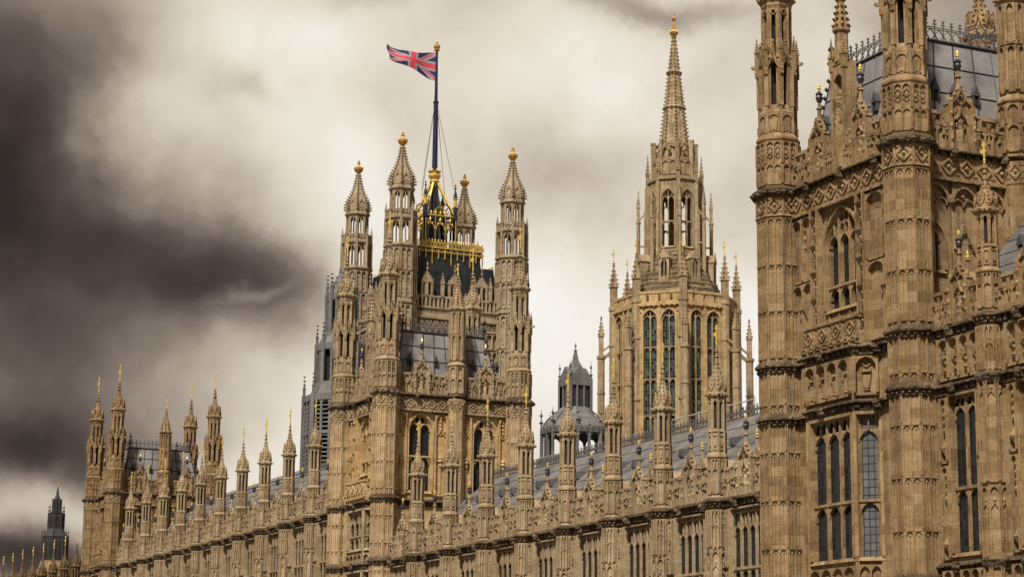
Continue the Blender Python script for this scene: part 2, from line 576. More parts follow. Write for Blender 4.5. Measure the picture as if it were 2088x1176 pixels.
def tracery(m, uc, hw, z0, zs, za, lights, transoms=(), dep=0.34, mt=0.11, rect=False, hood=True):
    """stone part of a window: arch, mullions, light heads, transoms, tracery, sill"""
    w = 2 * hw / lights
    if rect:
        arch = [(uc - hw, za), (uc + hw, za)]
        m.bar([(uc - hw - 0.09, z0), (uc - hw - 0.09, za + 0.09), (uc + hw + 0.09, za + 0.09), (uc + hw + 0.09, z0)], 0.13, -0.02, 0.12)
    else:
        arch = arch_pts(uc, hw, zs, za - zs, 7)
        m.spandrel(arch, za + 0.004, -dep, 0.0)
        if hood:
            big = arch_pts(uc, hw + 0.12, zs, (za - zs) + 0.14, 7)
            m.bar([(uc - hw - 0.12, z0)] + big + [(uc + hw + 0.12, z0)], 0.12, -0.02, 0.11)
            m.bar(arch, 0.09, -dep + 0.1, -0.06)
    top = lambda u: arch_z(arch, u)
    for i in range(1, lights):
        u = uc - hw + w * i
        m.box(u - mt / 2, u + mt / 2, -dep + 0.05, -0.05, z0, top(u))
    for zt in [zs] + list(transoms):
        first = zt == zs
        if not first:
            m.box(uc - hw, uc + hw, -dep + 0.04, -0.02, zt - mt / 2, zt + mt * 0.6)
        for i in range(lights):
            a, b = uc - hw + w * i + mt / 2, uc - hw + w * (i + 1) - mt / 2
            zz = zt if first else zt - mt / 2
            hh = w * 0.62
            zb = zz - (0 if first else hh)
            h = arch_pts((a + b) / 2, (b - a) / 2, zb, hh, 3)
            m.spandrel(h, zb + hh + 0.03, -dep + 0.06, -0.08)
            if first:
                c = (a + b) / 2
                zz2 = top(c)
                if zz2 > zb + hh + 0.25:
                    m.box(c - mt * 0.32, c + mt * 0.32, -dep + 0.06, -0.08, zb + hh, zz2)
                    if rect or zz2 > zb + hh + 0.6:
                        for q in (a, c):
                            e = (b - a) / 2
                            zh = min(za, zb + hh + (za - zb - hh) * 0.78) - 0.12 if rect else zb + hh + 0.3
                            m.bar(arch_pts(q + e / 2, e / 2, zh, e * 0.7, 2), mt * 0.5, -dep + 0.06, -0.08)
    m.slope(uc - hw - 0.15, uc + hw + 0.15, -dep, 0.12, 0.0, z0 - 0.16, z0)


def pane(m, uc, hw, z0, za, dep=0.34):
    m.quad((uc - hw, -dep + 0.03, z0), (uc + hw, -dep + 0.03, z0), (uc + hw, -dep + 0.03, za), (uc - hw, -dep + 0.03, za))


def build(name, m, mats, parent=None, loc=(0, 0, 0), smooth=False):
    me = bpy.data.meshes.new(name)
    me.from_pydata(m.V, [], m.F)
    for k in (mats if isinstance(mats, (list, tuple)) else [mats]):
        me.materials.append(M[k])
    if any(m.I):
        me.polygons.foreach_set('material_index', m.I)
    if smooth:
        me.polygons.foreach_set('use_smooth', [True] * len(m.F))
    me.update()
    o = bpy.data.objects.new(name, me)
    COL.objects.link(o)
    o.location = loc
    if parent:
        o.parent = parent
    return o


def copy_tree(o, parent=None, loc=None):
    c = o.copy()
    COL.objects.link(c)
    if parent:
        c.parent = parent
    if loc is not None:
        c.location = loc
    for ch in list(o.children):
        copy_tree(ch, c)
    return c


def thing(name, label, cat, loc, group=None):
    o = bpy.data.objects.new(name, None)
    COL.objects.link(o)
    o.location = loc
    o['label'] = label
    o['category'] = cat
    if group:
        o['group'] = group
    return o


def tag(o, label, cat, group=None):
    o['label'] = label
    o['category'] = cat
    if group:
        o['group'] = group


def structure(o):
    o['kind'] = 'structure'
    return o


# ------------------------------------------------------------------ ground and river
g = MB()
g.V += [(20, -3000, GZ), (3000, -3000, GZ), (3000, 3000, GZ), (20, 3000, GZ)]
g.f(0, 1, 2, 3)
M['paving'] = simple('grey_paving', (0.16, 0.145, 0.125), 0.9, 0, 0.3, 0.4)
structure(build('ground', g, 'paving'))
g = MB()
g.V += [(-3000, -3000, GZ - 3), (20, -3000, GZ - 3), (20, 3000, GZ - 3), (-3000, 3000, GZ - 3)]
g.f(0, 1, 2, 3)
g.V += [(20, -3000, GZ - 3), (20, 3000, GZ - 3), (20, 3000, GZ), (20, -3000, GZ)]
g.f(4, 5, 6, 7)
M['water'] = simple('brown_river_water', (0.06, 0.055, 0.042), 0.12, 0, 0.2, 0.2, 0.3)
structure(build('river', g, 'water'))


# ------------------------------------------------------------------ small shared pieces
def vane_mesh(h=1.0, w=0.3, fl=1):
    m = MB()
    m.rings([(0.036, 0), (0.032, h)], 6, 0)
    m.ball(0, 0, h * 0.12, 0.055)
    m.ball(0, 0, h * 0.93, 0.05)
    m.fr(0, 0, -160)
    m.box(-w * 0.62, -0.02, -0.015, 0.015, h * 0.46, h * 0.66)
    m.box(-w * 0.95, -w * 0.62, -0.015, 0.015, h * 0.52, h * 0.60)
    m.box(0.0, w * 0.5, -0.012, 0.012, h * 0.54, h * 0.6)
    m.bar([(-0.1, h * 0.86), (0.1, h * 0.86)], 0.05, -0.02, 0.02)
    return m


def ball_finial():
    """black iron lantern ball with a gilded tip, on a stone stalk"""
    m = MB()
    m.mi = 0
    m.rings([(0.05, 0.0), (0.10, 0.05), (0.135, 0.17), (0.10, 0.27), (0.15, 0.30), (0.09, 0.36), (0.035, 0.44)], 8, 22.5)
    m.mi = 1
    m.rings([(0.04, 0.42), (0.035, 0.48), (0.075, 0.52), (0.04, 0.58), (0.06, 0.61), (0.015, 0.72)], 6, 0)
    return m


def statue(m, u, d, z, h):
    """robed figure in a niche"""
    x = m.o[0] + m.U[0] * u + m.N[0] * d
    y = m.o[1] + m.U[1] * u + m.N[1] * d
    z += m.o[2]
    w = h * 0.15
    m.rings([(w * 1.1, z), (w, z + h * 0.3), (w * 0.8, z + h * 0.55), (w * 1.15, z + h * 0.76), (w * 0.45, z + h * 0.83), (w * 0.3, z + h * 0.86)], 8, 0, x, y)
    m.ball(x, y, z + h * 0.92, h * 0.075, 8, h * 0.09)
    m.knob(u - w * 1.1, d + w * 0.4, z - m.o[2] + h * 0.62, w * 0.45, h * 0.14)
    m.knob(u + w * 1.1, d + w * 0.4, z - m.o[2] + h * 0.60, w * 0.45, h * 0.14)


def oct_faces(ap, x=0, y=0):
    """the eight faces: frame origin on the face, half width"""
    hw = ap * tan(pi / 8)
    for k in range(8):
        a = 45 * k
        yield k, x + ap * cos(radians(a)), y + ap * sin(radians(a)), a, hw


def oct_panels(m, ap, z0, z1, n=2, d=0.05, rib=0.065, hh=0.2, zo=0):
    for k, x, y, a, hw in oct_faces(ap):
        m.fr(x, y, a, 0)
        m.blind(-hw + 0.02, hw - 0.02, z0, z1, n, d, rib, hh)


def lantern(m, ap, z0, z1, op, dep=0.16, hood=True, lights=1):
    """open octagonal lantern with a pointed opening on each face; op = half width of the opening"""
    for k, x, y, a, hw in oct_faces(ap):
        m.fr(x, y, a, 0)
        m.box(-hw, -op, -dep, 0, z0, z1)
        m.box(op, hw, -dep, 0, z0, z1)
        zs = z1 - op * 1.6 - 0.1
        ar = arch_pts(0, op, zs, op * 1.5, 4)
        m.spandrel(ar, z1, -dep, 0)
        if hood:
            m.bar(ar, 0.05, -0.02, 0.05)
        if lights == 2:
            m.box(-0.05, 0.05, -dep, -0.03, z0, zs + op)
        # corner shaft
        m.box(-hw - 0.045, -hw + 0.045, -0.06, 0.05, z0, z1)


def cap_profile(ap, z, h):
    """ogee dome running out into a spirelet"""
    return [(ap, z), (ap * 0.98, z + h * 0.10), (ap * 0.86, z + h * 0.22), (ap * 0.66, z + h * 0.33), (ap * 0.47, z + h * 0.42), (ap * 0.34, z + h * 0.52),
            (ap * 0.25, z + h * 0.64), (ap * 0.18, z + h * 0.78), (ap * 0.12, z + h * 0.92), (ap * 0.10, z + h)]


# ------------------------------------------------------------------ the pier turret that stands between the bays of a range
def pier_turret_meshes():
    m = MB()
    m.rings([(0.52, 0.10), (0.46, 0.26), (0.46, 1.92)])
    oct_panels(m, 0.46, 0.35, 1.45, 1, 0.045, 0.05, 0.16)
    oct_panels(m, 0.46, 1.45, 1.92, 2, 0.05, 0.04, 0.12)
    m.rings([(0.47, 1.92), (0.56, 2.0), (0.56, 2.08), (0.48, 2.22), (0.44, 2.24), (0.44, 3.14)])
    for k, x, y, a, hw in oct_faces(0.44):       # shields in panels
        m.fr(x, y, a)
        m.box(-hw - 0.04, -hw + 0.04, -0.03, 0.06, 2.24, 3.2)
        m.bar([(-hw + 0.05, 2.34), (-hw + 0.05, 3.0), (hw - 0.05, 3.0), (hw - 0.05, 2.34), (-hw + 0.05, 2.34)], 0.045, 0, 0.05)
        m.hexa([(-0.07, 0, 2.55), (0.07, 0, 2.55), (0.05, 0.07, 2.5), (-0.05, 0.07, 2.5), (-0.1, 0, 2.9), (0.1, 0, 2.9), (0.1, 0.05, 2.9), (-0.1, 0.05, 2.9)])
    m.rings([(0.45, 3.14), (0.50, 3.18), (0.44, 3.32)])
    lantern(m, 0.42, 3.30, 4.78, 0.085, 0.14)
    # collar with bosses, then the crocketed ogee cap
    m.rings([(0.44, 4.76), (0.56, 4.84), (0.56, 4.98), (0.50, 5.02), (0.49, 5.06)])
    for k in range(8):
        a = radians(22.5 + 45 * k)
        m.oct_(0.64 * cos(a), 0.64 * sin(a), 4.92, 0.10)
        a = radians(45 * k)
        m.oct_(0.57 * cos(a), 0.57 * sin(a), 4.9, 0.06)
    for k, x, y, a, hw in oct_faces(0.47):
        m.fr(x, y, a)
        m.bar([(-hw, 5.08), (-hw * 0.35, 5.32), (0, 5.62), (hw * 0.35, 5.32), (hw, 5.08)], 0.06, -0.08, 0.06)
        m.knob(0, 0.0, 5.68, 0.055, 0.09)
    R = cap_profile(0.47, 5.04, 2.1)
    m.rings(R)
    m.crockets(R, 0.2, 0.075, 8, 22.5, 0, 0, 5.1, 6.5)
    for z, r in ((6.42, 0.16), (6.72, 0.15), (6.98, 0.12)):
        m.rings([(0.05, z - 0.07), (r, z), (0.05, z + 0.07)])
    m.rings([(0.045, 7.1), (0.03, 7.32)])
    core = MB()
    core.rings([(0.24, 3.2), (0.24, 4.8)])
    return m, core


PT, PTCORE = pier_turret_meshes()
for mm in (PT, PTCORE):
    mm.V = [(x * 0.83, y * 0.83, z) for x, y, z in mm.V]


def proto_turret(stone_mat, parent, loc, cap='buff'):
    t = build('pier_turret', PT, stone_mat, parent, loc)
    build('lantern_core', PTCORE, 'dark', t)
    build('weather_vane', vane_mesh(1.0, 0.2), 'gold', t, (0, 0, 7.22))
    return t


def gable_meshes(w=0.5, h=1.1):
    """niche gable of a parapet, centre of the bay; origin at the top of the cornice, wall plane d=0"""
    m = MB()
    m.fr(0, 0, 180)
    m.box(-w, -w * 0.55, -0.26, 0.06, 0.1, 1.75)
    m.box(w * 0.55, w, -0.26, 0.06, 0.1, 1.75)
    m.box(-w * 0.55, w * 0.55, -0.26, -0.16, 0.1, 1.75)
    ar = arch_pts(0, w * 0.55, 1.2, 0.5, 4)
    m.spandrel(ar, 1.75, -0.12, 0.07)
    m.hexa([(-w, -0.1, 1.75), (w, -0.1, 1.75), (w, 0.05, 1.75), (-w, 0.05, 1.75),
            (-0.06, -0.1, 2.3), (0.06, -0.1, 2.3), (0.06, 0.05, 2.3), (-0.06, 0.05, 2.3)])
    m.bar([(-w - 0.12, 1.70), (-w * 0.45, 1.98), (0, 2.42), (w * 0.45, 1.98), (w + 0.12, 1.70)], 0.09, -0.12, 0.17)
    m.quatrefoil(0, 1.95, 0.17, 0.0, 0.14, 0.05)
    m.bar([(-w * 0.5, 1.22), (-w * 0.2, 1.42), (0, 1.72), (w * 0.2, 1.42), (w * 0.5, 1.22)], 0.07, 0.0, 0.16)
    for q in (-1, 1):
        for k in range(3):
            m.knob(q * w * (0.85 - 0.28 * k), 0.1, 1.9 + 0.2 * k, 0.10)
        m.box(q * (w + 0.02) - 0.08, q * (w + 0.02) + 0.08, -0.1, 0.2, 0.1, 1.75)
        m.knob(q * (w + 0.02), 0.06, 1.9, 0.10, 0.24)
        for zz in (0.5, 0.95, 1.4):
            m.knob(q * (w + 0.02), 0.2, zz, 0.09, 0.12)
    m.box(-0.3, 0.3, -0.12, 0.16, 0.1, 0.45)
    m.rings([(0.13, 2.2), (0.09, 2.5), (0.075, 2.62), (0.075, 2.74), (0.13, 2.79), (0.065, 2.85), (0.06, 3.02), (0.10, 3.06)])
    st = MB()
    st.fr(0, 0, 180)
    statue(st, 0, 0.0, 0.45, 1.0)
    return m, st


GAB, GABST = gable_meshes()


def proto_gable(mat, parent, loc, rot=0):
    o = build('gable', GAB, mat, parent, loc)
    o.rotation_euler = (0, 0, radians(rot))
    build('statue', GABST, mat + '_carved', o)
    build('finial', ball_finial(), ['iron', 'gold'], o, (0, 0, 3.04))
    return o


def cornice(m, u0, u1, z, d=0.22, step=0.42, h=0.3, seed=0):
    """sooty carved cornice: two mouldings with a row of carved leaves and beasts"""
    rnd = random.Random(seed)
    m.slope(u0, u1, -0.1, d + 0.06, 0.02, z, z + 0.14)
    m.box(u0, u1, -0.1, d + 0.06, z - 0.06, z)
    m.box(u0, u1, -0.1, 0.05, z - h, z - 0.06)
    m.box(u0, u1, -0.1, 0.12, z - h - 0.07, z - h)
    n = max(1, int((u1 - u0) / step))
    w = (u1 - u0) / n
    for i in range(n):
        c = u0 + w * (i + 0.5)
        if i % 6 == 3:
            m.box(c - 0.13, c + 0.13, 0.0, d + 0.16, z - h * 1.1, z + 0.06)
            m.knob(c, d + 0.14, z - h * 0.5, 0.17, 0.2)
        else:
            m.box(c - w * 0.3, c + w * 0.3, 0.0, d * (0.55 + 0.3 * rnd.random()), z - h * 0.92, z - 0.1)


def parapet_run(m, u0, u1, th=0.3, low=1.0, high=1.45, period=1.3):
    """panelled battlement from z=0.1: merlons and embrasures"""
    n = max(1, round((u1 - u0) / period))
    w = (u1 - u0) / n
    m.box(u0, u1, -th, 0, 0.08, low)
    m.blind(u0 + 0.04, u1 - 0.04, 0.16, low - 0.1, max(2, int((u1 - u0) / 0.33)), 0.05, 0.045, 0.14)
    for i in range(n):
        a = u0 + w * i
        ma, mb = a + w * 0.14, a + w * 0.86
        if w * 0.28 > 0:
            m.box(a, ma, -th - 0.03, 0.07, low, low + 0.07)
            m.box(mb, a + w, -th - 0.03, 0.07, low, low + 0.07)
        m.box(ma, mb, -th, 0.012, low, high)
        # moulded frame that steps round merlon and embrasure
        m.bar([(a, low - 0.02), (ma + 0.04, low - 0.02), (ma + 0.04, high - 0.04), (mb - 0.04, high - 0.04), (mb - 0.04, low - 0.02), (a + w, low - 0.02)], 0.075, 0, 0.12)
        q = (mb - ma) / 2
        for c in (ma + q * 0.5, ma + q * 1.5):
            m.head(c - q * 0.38, c + q * 0.38, high - 0.3, high - 0.1, 0, 0.08)
        m.box(ma + q - 0.025, ma + q + 0.025, 0, 0.09, low * 0.55, high - 0.06)
        m.box(ma - 0.05, mb + 0.05, -th - 0.05, 0.09, high, high + 0.07)
        for c in (a + 0.02, a + w - 0.02):        # pierced squares under the embrasures
            m.bar([(c - 0.1, low - 0.34), (c + 0.1, low - 0.34), (c + 0.1, low - 0.14), (c - 0.1, low - 0.14), (c - 0.1, low - 0.36)], 0.055, -0.02, 0.12)


def cresting(m, p0, p1, h, step=0.32):
    """iron ridge cresting from p0 to p1: lattice and fleur spikes"""
    p0, p1 = Vector(p0), Vector(p1)
    L = (p1 - p0).length
    a = math.degrees(atan2(p1.y - p0.y, p1.x - p0.x)) - 90
    m.fr(p0.x, p0.y, a, p0.z)
    n = max(2, int(L / step))
    w = L / n
    t = 0.035 * max(1, h)
    for z in (0.04, 0.52 * h, 0.60 * h):
        m.bar([(0, z), (L, z)], t, -0.02, 0.02)
    for i in range(n):
        u = w * i
        m.bar([(u, 0), (u + w / 2, h * 0.28), (u, h * 0.52)], t, -0.02, 0.02)
        m.bar([(u + w, 0), (u + w / 2, h * 0.28), (u + w, h * 0.52)], t, -0.02, 0.02)
        m.bar([(u + w / 2, 0), (u + w / 2, h * 0.86)], t * 1.1, -0.02, 0.02)
        m.knob(u + w / 2, 0, h * 0.88, w * 0.2, h * 0.12)
        m.bar([(u + w / 2 - w * 0.24, h * 0.73), (u + w / 2 + w * 0.24, h * 0.73)], t * 1.3, -0.02, 0.02)


# ------------------------------------------------------------------ a range of bays along the river
def river_range(name, label, y0, y1, zc, piers, stone_mat, roof=True, bay=5.12, win_lights=4, ridge=5.55, depth=14.0, turret_mat='buff', gables=True, wing=False):
    """bays along the river front X = 50; zc = top of the main cornice; piers = list of y of the pier turrets"""
    root = thing(name, label, 'building', (50, y0, GZ), 'ranges of the river front')
    up = -GZ
    L = y1 - y0
    Z = up + zc
    # frame: origin at root; outward -X; u = -(y)
    U = lambda y: -(y - y0)
    piers = sorted(piers)
    edges = [y0] + piers + [y1]
    wall = MB()
    wall.fr(0, 0, 180)
    corn = MB()
    corn.fr(0, 0, 180)
    par = MB()
    par.fr(0, 0, 180, Z)
    hw = 0.78 if wing else 1.28
    zt, zb, ztr = (Z - 2.75, Z - 8.75, Z - 6.3) if wing else (Z - 0.5, Z - 6.0, Z - 3.15)
    ops, centres = [], []
    for a, b in zip(edges, edges[1:]):
        if b - a > 3.4:
            c = (a + b) / 2
            centres.append(c)
            ops.append((U(c) - hw, U(c) + hw, zb, zt))
            if not wing:
                ops.append((U(c) - hw, U(c) + hw, Z - 11.5, Z - 7.4))
    masonry(wall, -L, 0, 0, Z, ops)
    # side and back walls (plain)
    wall.box(-L, 0, -depth, -depth + 0.4, 0, Z)
    wall.box(-0.4, 0.0, -depth + 0.4, -0.56, 0, Z)
    wall.box(-L, -L + 0.4, -depth + 0.4, -0.56, 0, Z)
    for c in centres:
        if wing:                                  # heraldic panels between the two strings
            wall.blind(U(c) - 1.3, U(c) + 1.3, Z - 2.0, Z - 0.45, 4, 0.13, 0.1, 0.32)
            for i in range(4):
                uc = U(c) - 1.3 + 0.65 * (i + 0.5)
                wall.box(uc - 0.17, uc + 0.17, 0, 0.16, Z - 1.2, Z - 1.1)
                for zz, rr in ((1.4, 0.17), (1.7, 0.2), (0.85, 0.12)):
                    wall.knob(uc, 0.04, Z - zz, rr, rr)
            for q in (-1, 1):
                ua, ub = sorted((U(c) + q * 0.95, U(c) + q * 1.35))
                for za, zz in ((Z - 5.2, Z - 2.75), (Z - 8.9, Z - 5.4)):
                    wall.blind(ua, ub, za, zz, 1, 0.1, 0.08, 0.25)
                    for k in range(4):
                        wall.knob((ua + ub) / 2, 0.05, zz - 0.35 - 0.3 * k, 0.14, 0.18)
                    wall.knob((ua + ub) / 2, 0.1, za + 0.5, 0.22, 0.3)
            wall.blind(U(c) - 1.4, U(c) + 1.4, Z - 10.6, Z - 9.4, 5, 0.1, 0.08, 0.3)
            continue
        for q in (-1, 1):                        # carved panel strips beside each window
            for k, (a0, a1) in enumerate(((1.40, 1.60), (1.66, 2.05))):
                ua, ub = sorted((U(c) + q * a0, U(c) + q * a1))
                wall.blind(ua, ub, Z - 3.0, Z - 0.45, 1, 0.09, 0.06, 0.28)
                wall.blind(ua, ub, Z - 6.0, Z - 3.25, 1, 0.09, 0.06, 0.28)
                if k == 1:
                    cc = (ua + ub) / 2
                    for z in (0.75, 1.05, 1.4, 2.35, 3.6, 4.9):
                        wall.knob(cc, 0.04, Z - z, 0.13, 0.16)
                    wall.bar([(ua, Z - 1.75), (cc, Z - 1.45), (ub, Z - 1.75)], 0.05, 0, 0.1)
                    wall.bar([(ua, Z - 2.0), (cc, Z - 1.7), (ub, Z - 2.0)], 0.05, 0, 0.1)
        wall.blind(U(c) - 1.95, U(c) + 1.95, Z - 7.2, Z - 6.4, 10, 0.07, 0.06, 0.2)
    # piers below the cornice
    for y in piers:
        pm = MB()
        pm.rings([(0.45, 0), (0.45, Z - 0.3)], 8, 22.5, -0.08, y - y0)
        for k, x, yy, a, h8 in oct_faces(0.45, -0.08, y - y0):
            if 80 < a < 280:
                pm.fr(x, yy, a)
                for za, zz in ((Z - 2.1, Z - 0.42), (Z - 6.3, Z - 2.3), (Z - 10.5, Z - 6.5)):
                    pm.blind(-h8 + 0.02, h8 - 0.02, za, zz, 2 if za == Z - 2.1 else 1, 0.05, 0.05, 0.3 if za == Z - 2.1 else 0.22)
                    pm.knob(0, 0.0, zz - 0.5, 0.08, 0.12)
                    pm.bar([(-h8, zz - 0.85), (0, zz - 0.6), (h8, zz - 0.85)], 0.05, 0, 0.06)
                    if za == Z - 2.1:
                        pm.bar([(-h8, za - 0.25), (0, za + 0.05), (h8, za - 0.25)], 0.06, 0, 0.07)
        build('pier', pm, stone_mat, root)
        corn.rings([(0.48, Z - 0.36), (0.54, Z - 0.3), (0.50, Z - 0.24), (0.54, Z - 0.1), (0.66, Z - 0.06), (0.66, Z), (0.46, Z + 0.14)], 8, 22.5, -0.08, y - y0)
        for k in range(16):
            aa = radians(22.5 * k)
            corn.oct_(-0.08 + 0.59 * cos(aa), y - y0 + 0.59 * sin(aa), Z - 0.18, 0.09)
    low1, low2 = MB(), MB()
    for i, (a, b) in enumerate(zip(edges, edges[1:])):
        cornice(corn, U(b) + (0.5 if b in piers else 0), U(a) - (0.5 if a in piers else 0), Z, 0.24, 0.36, 0.34, i)
        if wing:
            for zz, cm in ((Z - 2.28, low1), (Z - 9.2, low2)):
                cm.fr(0, 0, 180)
                cornice(cm, U(b) + (0.5 if b in piers else 0), U(a) - (0.5 if a in piers else 0), zz, 0.2, 0.36, 0.28, i + 7)
                if b in piers:
                    cm.rings([(0.48, zz - 0.36), (0.54, zz - 0.3), (0.64, zz - 0.06), (0.64, zz), (0.47, zz + 0.14)], 8, 22.5, -0.08, b - y0)
    build('wall', wall, stone_mat, root)
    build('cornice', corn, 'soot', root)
    if wing:
        build('string_course', low1, 'soot', root)
        build('string_course', low2, 'soot', root)
    # parapet between the turrets
    for a, b in zip(edges, edges[1:]):
        ua, ub = U(b) + (0.5 if b in piers else 0), U(a) - (0.5 if a in piers else 0)
        if ub - ua > 3.0 and gables:
            c = (ua + ub) / 2
            parapet_run(par, ua, c - 0.54, 0.3, 0.98, 1.42, 0.9)
            parapet_run(par, c + 0.54, ub, 0.3, 0.98, 1.42, 0.9)
        elif ub > ua:
            parapet_run(par, ua, ub, 0.3, 0.98, 1.42, 0.9)
    build('parapet', par, turret_mat, root)
    # windows: one mesh each, shared
    tm, gm = MB(), MB()
    tm.fr(0, 0, 180)
    gm.fr(0, 0, 180)
    tracery(tm, 0, hw, zb - Z, zt - Z - (0.9 if wing else 1.15), zt - Z, win_lights, [ztr - Z], 0.22, 0.11, rect=True)
    pane(gm, 0, hw, zb - Z, zt - Z, 0.22)
    w0 = g0 = gb0 = None
    for c in centres:
        if w0 is None:
            w0 = build('window', tm, stone_mat, root, (0, c - y0, Z))
            build('glass', gm, 'glass', w0)
        else:
            copy_tree(w0, root, (0, c - y0, Z))
        if not wing:
            copy_tree(w0, root, (0, c - y0, Z - 5.5 - 0.9))
        if gables:
            if gb0 is None:
                gb0 = proto_gable(turret_mat, root, (0, c - y0, Z))
            else:
                copy_tree(gb0, root, (0, c - y0, Z))
    t0 = None
    for y in piers:
        if t0 is None:
            t0 = proto_turret(turret_mat, root, (-0.08, y - y0, Z))
        else:
            copy_tree(t0, root, (-0.08, y - y0, Z))
    if wing:
        for o in root.children:
            if o.name.startswith('pier_turret'):
                o.scale = (1, 1, 0.83)
    if roof:
        r = MB()
        r.mi = 0
        xe, ze, xr, zr = 0.9, Z + 0.7, depth / 2, Z + ridge
        r.V += [(xe, 0, ze), (xe, L, ze), (xr, L, zr), (xr, 0, zr), (depth - xe, 0, ze), (depth - xe, L, ze)]
        b = len(r.V) - 6
        r.f(b, b + 1, b + 2, b + 3)
        r.f(b + 3, b + 2, b + 5, b + 4)
        r.f(b, b + 3, b + 4)
        r.f(b + 1, b + 5, b + 2)
        r.mi = 1                                  # lapped sheets: horizontal laps and staggered rolls
        sl = sqrt((xr - xe) ** 2 + (zr - ze) ** 2)
        dx, dz = (xr - xe) / sl, (zr - ze) / sl
        rows = 7
        for i in range(1, rows):
            s = sl * i / rows
            x, z = xe + dx * s, ze + dz * s
            r.tube((x, 0, z + 0.0), (x, L, z + 0.0), 0.035, 4)
        for i in range(rows):
            s0, s1 = sl * i / rows, sl * (i + 1) / rows
            y = 0.35 + (i % 2) * 0.75
            while y < L:
                r.tube((xe + dx * s0, y, ze + dz * s0), (xe + dx * s1, y, ze + dz * s1), 0.03, 4)
                y += 1.5
        build('roof', r, ['slate', 'seam'], root)
        cr = MB()
        cresting(cr, (xr, 0, zr), (xr, L, zr), 0.62, 0.34)
        build('ridge_cresting', cr, 'rail', root)
        # little roof vents and parapet dormers
        vm = MB()
        vm.hexa([(-0.22, 0.0, 0), (0.22, 0.0, 0), (0.22, 0.55, 0), (-0.22, 0.55, 0), (-0.03, -0.5, 0.45), (0.03, -0.5, 0.45), (0.03, 0.6, 0.45), (-0.03, 0.6, 0.45)])
        vm.fr(0, 0, -90)
        dm = MB()
        dm.fr(0, 0, 180)
        dm.mi = 0
        dm.box(-0.42, -0.2, -1.2, 0.0, 0, 1.25)
        dm.box(0.2, 0.42, -1.2, 0.0, 0, 1.25)
        dm.head(-0.2, 0.2, 0.85, 1.25, -1.2, 0.0)
        dm.hexa([(-0.5, -2.2, 1.25), (0.5, -2.2, 1.25), (0.5, 0.06, 1.25), (-0.5, 0.06, 1.25), (-0.03, -2.2, 1.75), (0.03, -2.2, 1.75), (0.03, 0.06, 1.75), (-0.03, 0.06, 1.75)])
        dm.rings([(0.09, 1.7), (0.06, 2.1), (0.11, 2.16), (0.04, 2.24)], 8, 22.5)
        dm.mi = 1
        dm.quad((-0.2, -0.25, 0), (0.2, -0.25, 0), (0.2, -0.25, 1.25), (-0.2, -0.25, 1.25))
        dm.mi = 2
        dm.rings([(0.04, 2.22), (0.08, 2.3), (0.04, 2.38), (0.06, 2.44), (0.01, 2.6)], 6, 0)
        v0 = d0 = None
        for k, c in enumerate(centres):
            for q, s in ((-1.5, 0.60), (0.4, 0.62)):
                p = (xe + dx * sl * s - 0.1, c - y0 + q, ze + dz * sl * s - 0.02)
                if v0 is None:
                    vm2 = MB()
                    vm2.fr(0, 0, 180)
                    vm2.hexa([(-0.22, -0.75, 0.0), (0.22, -0.75, 0.0), (0.22, 0.1, 0), (-0.22, 0.1, 0), (-0.03, -0.75, 0.5), (0.03, -0.75, 0.5), (0.03, 0.1, 0.42), (-0.03, 0.1, 0.42)])
                    v0 = build('roof_vent', vm2, 'seam', root, p)
                else:
                    copy_tree(v0, root, p)
            p = (1.35, c - y0 + 1.25, Z + 0.75)
            if d0 is None:
                d0 = build('dormer', dm, [turret_mat, 'glass', 'gold'], root, p)
            else:
                copy_tree(d0, root, p)
    return root


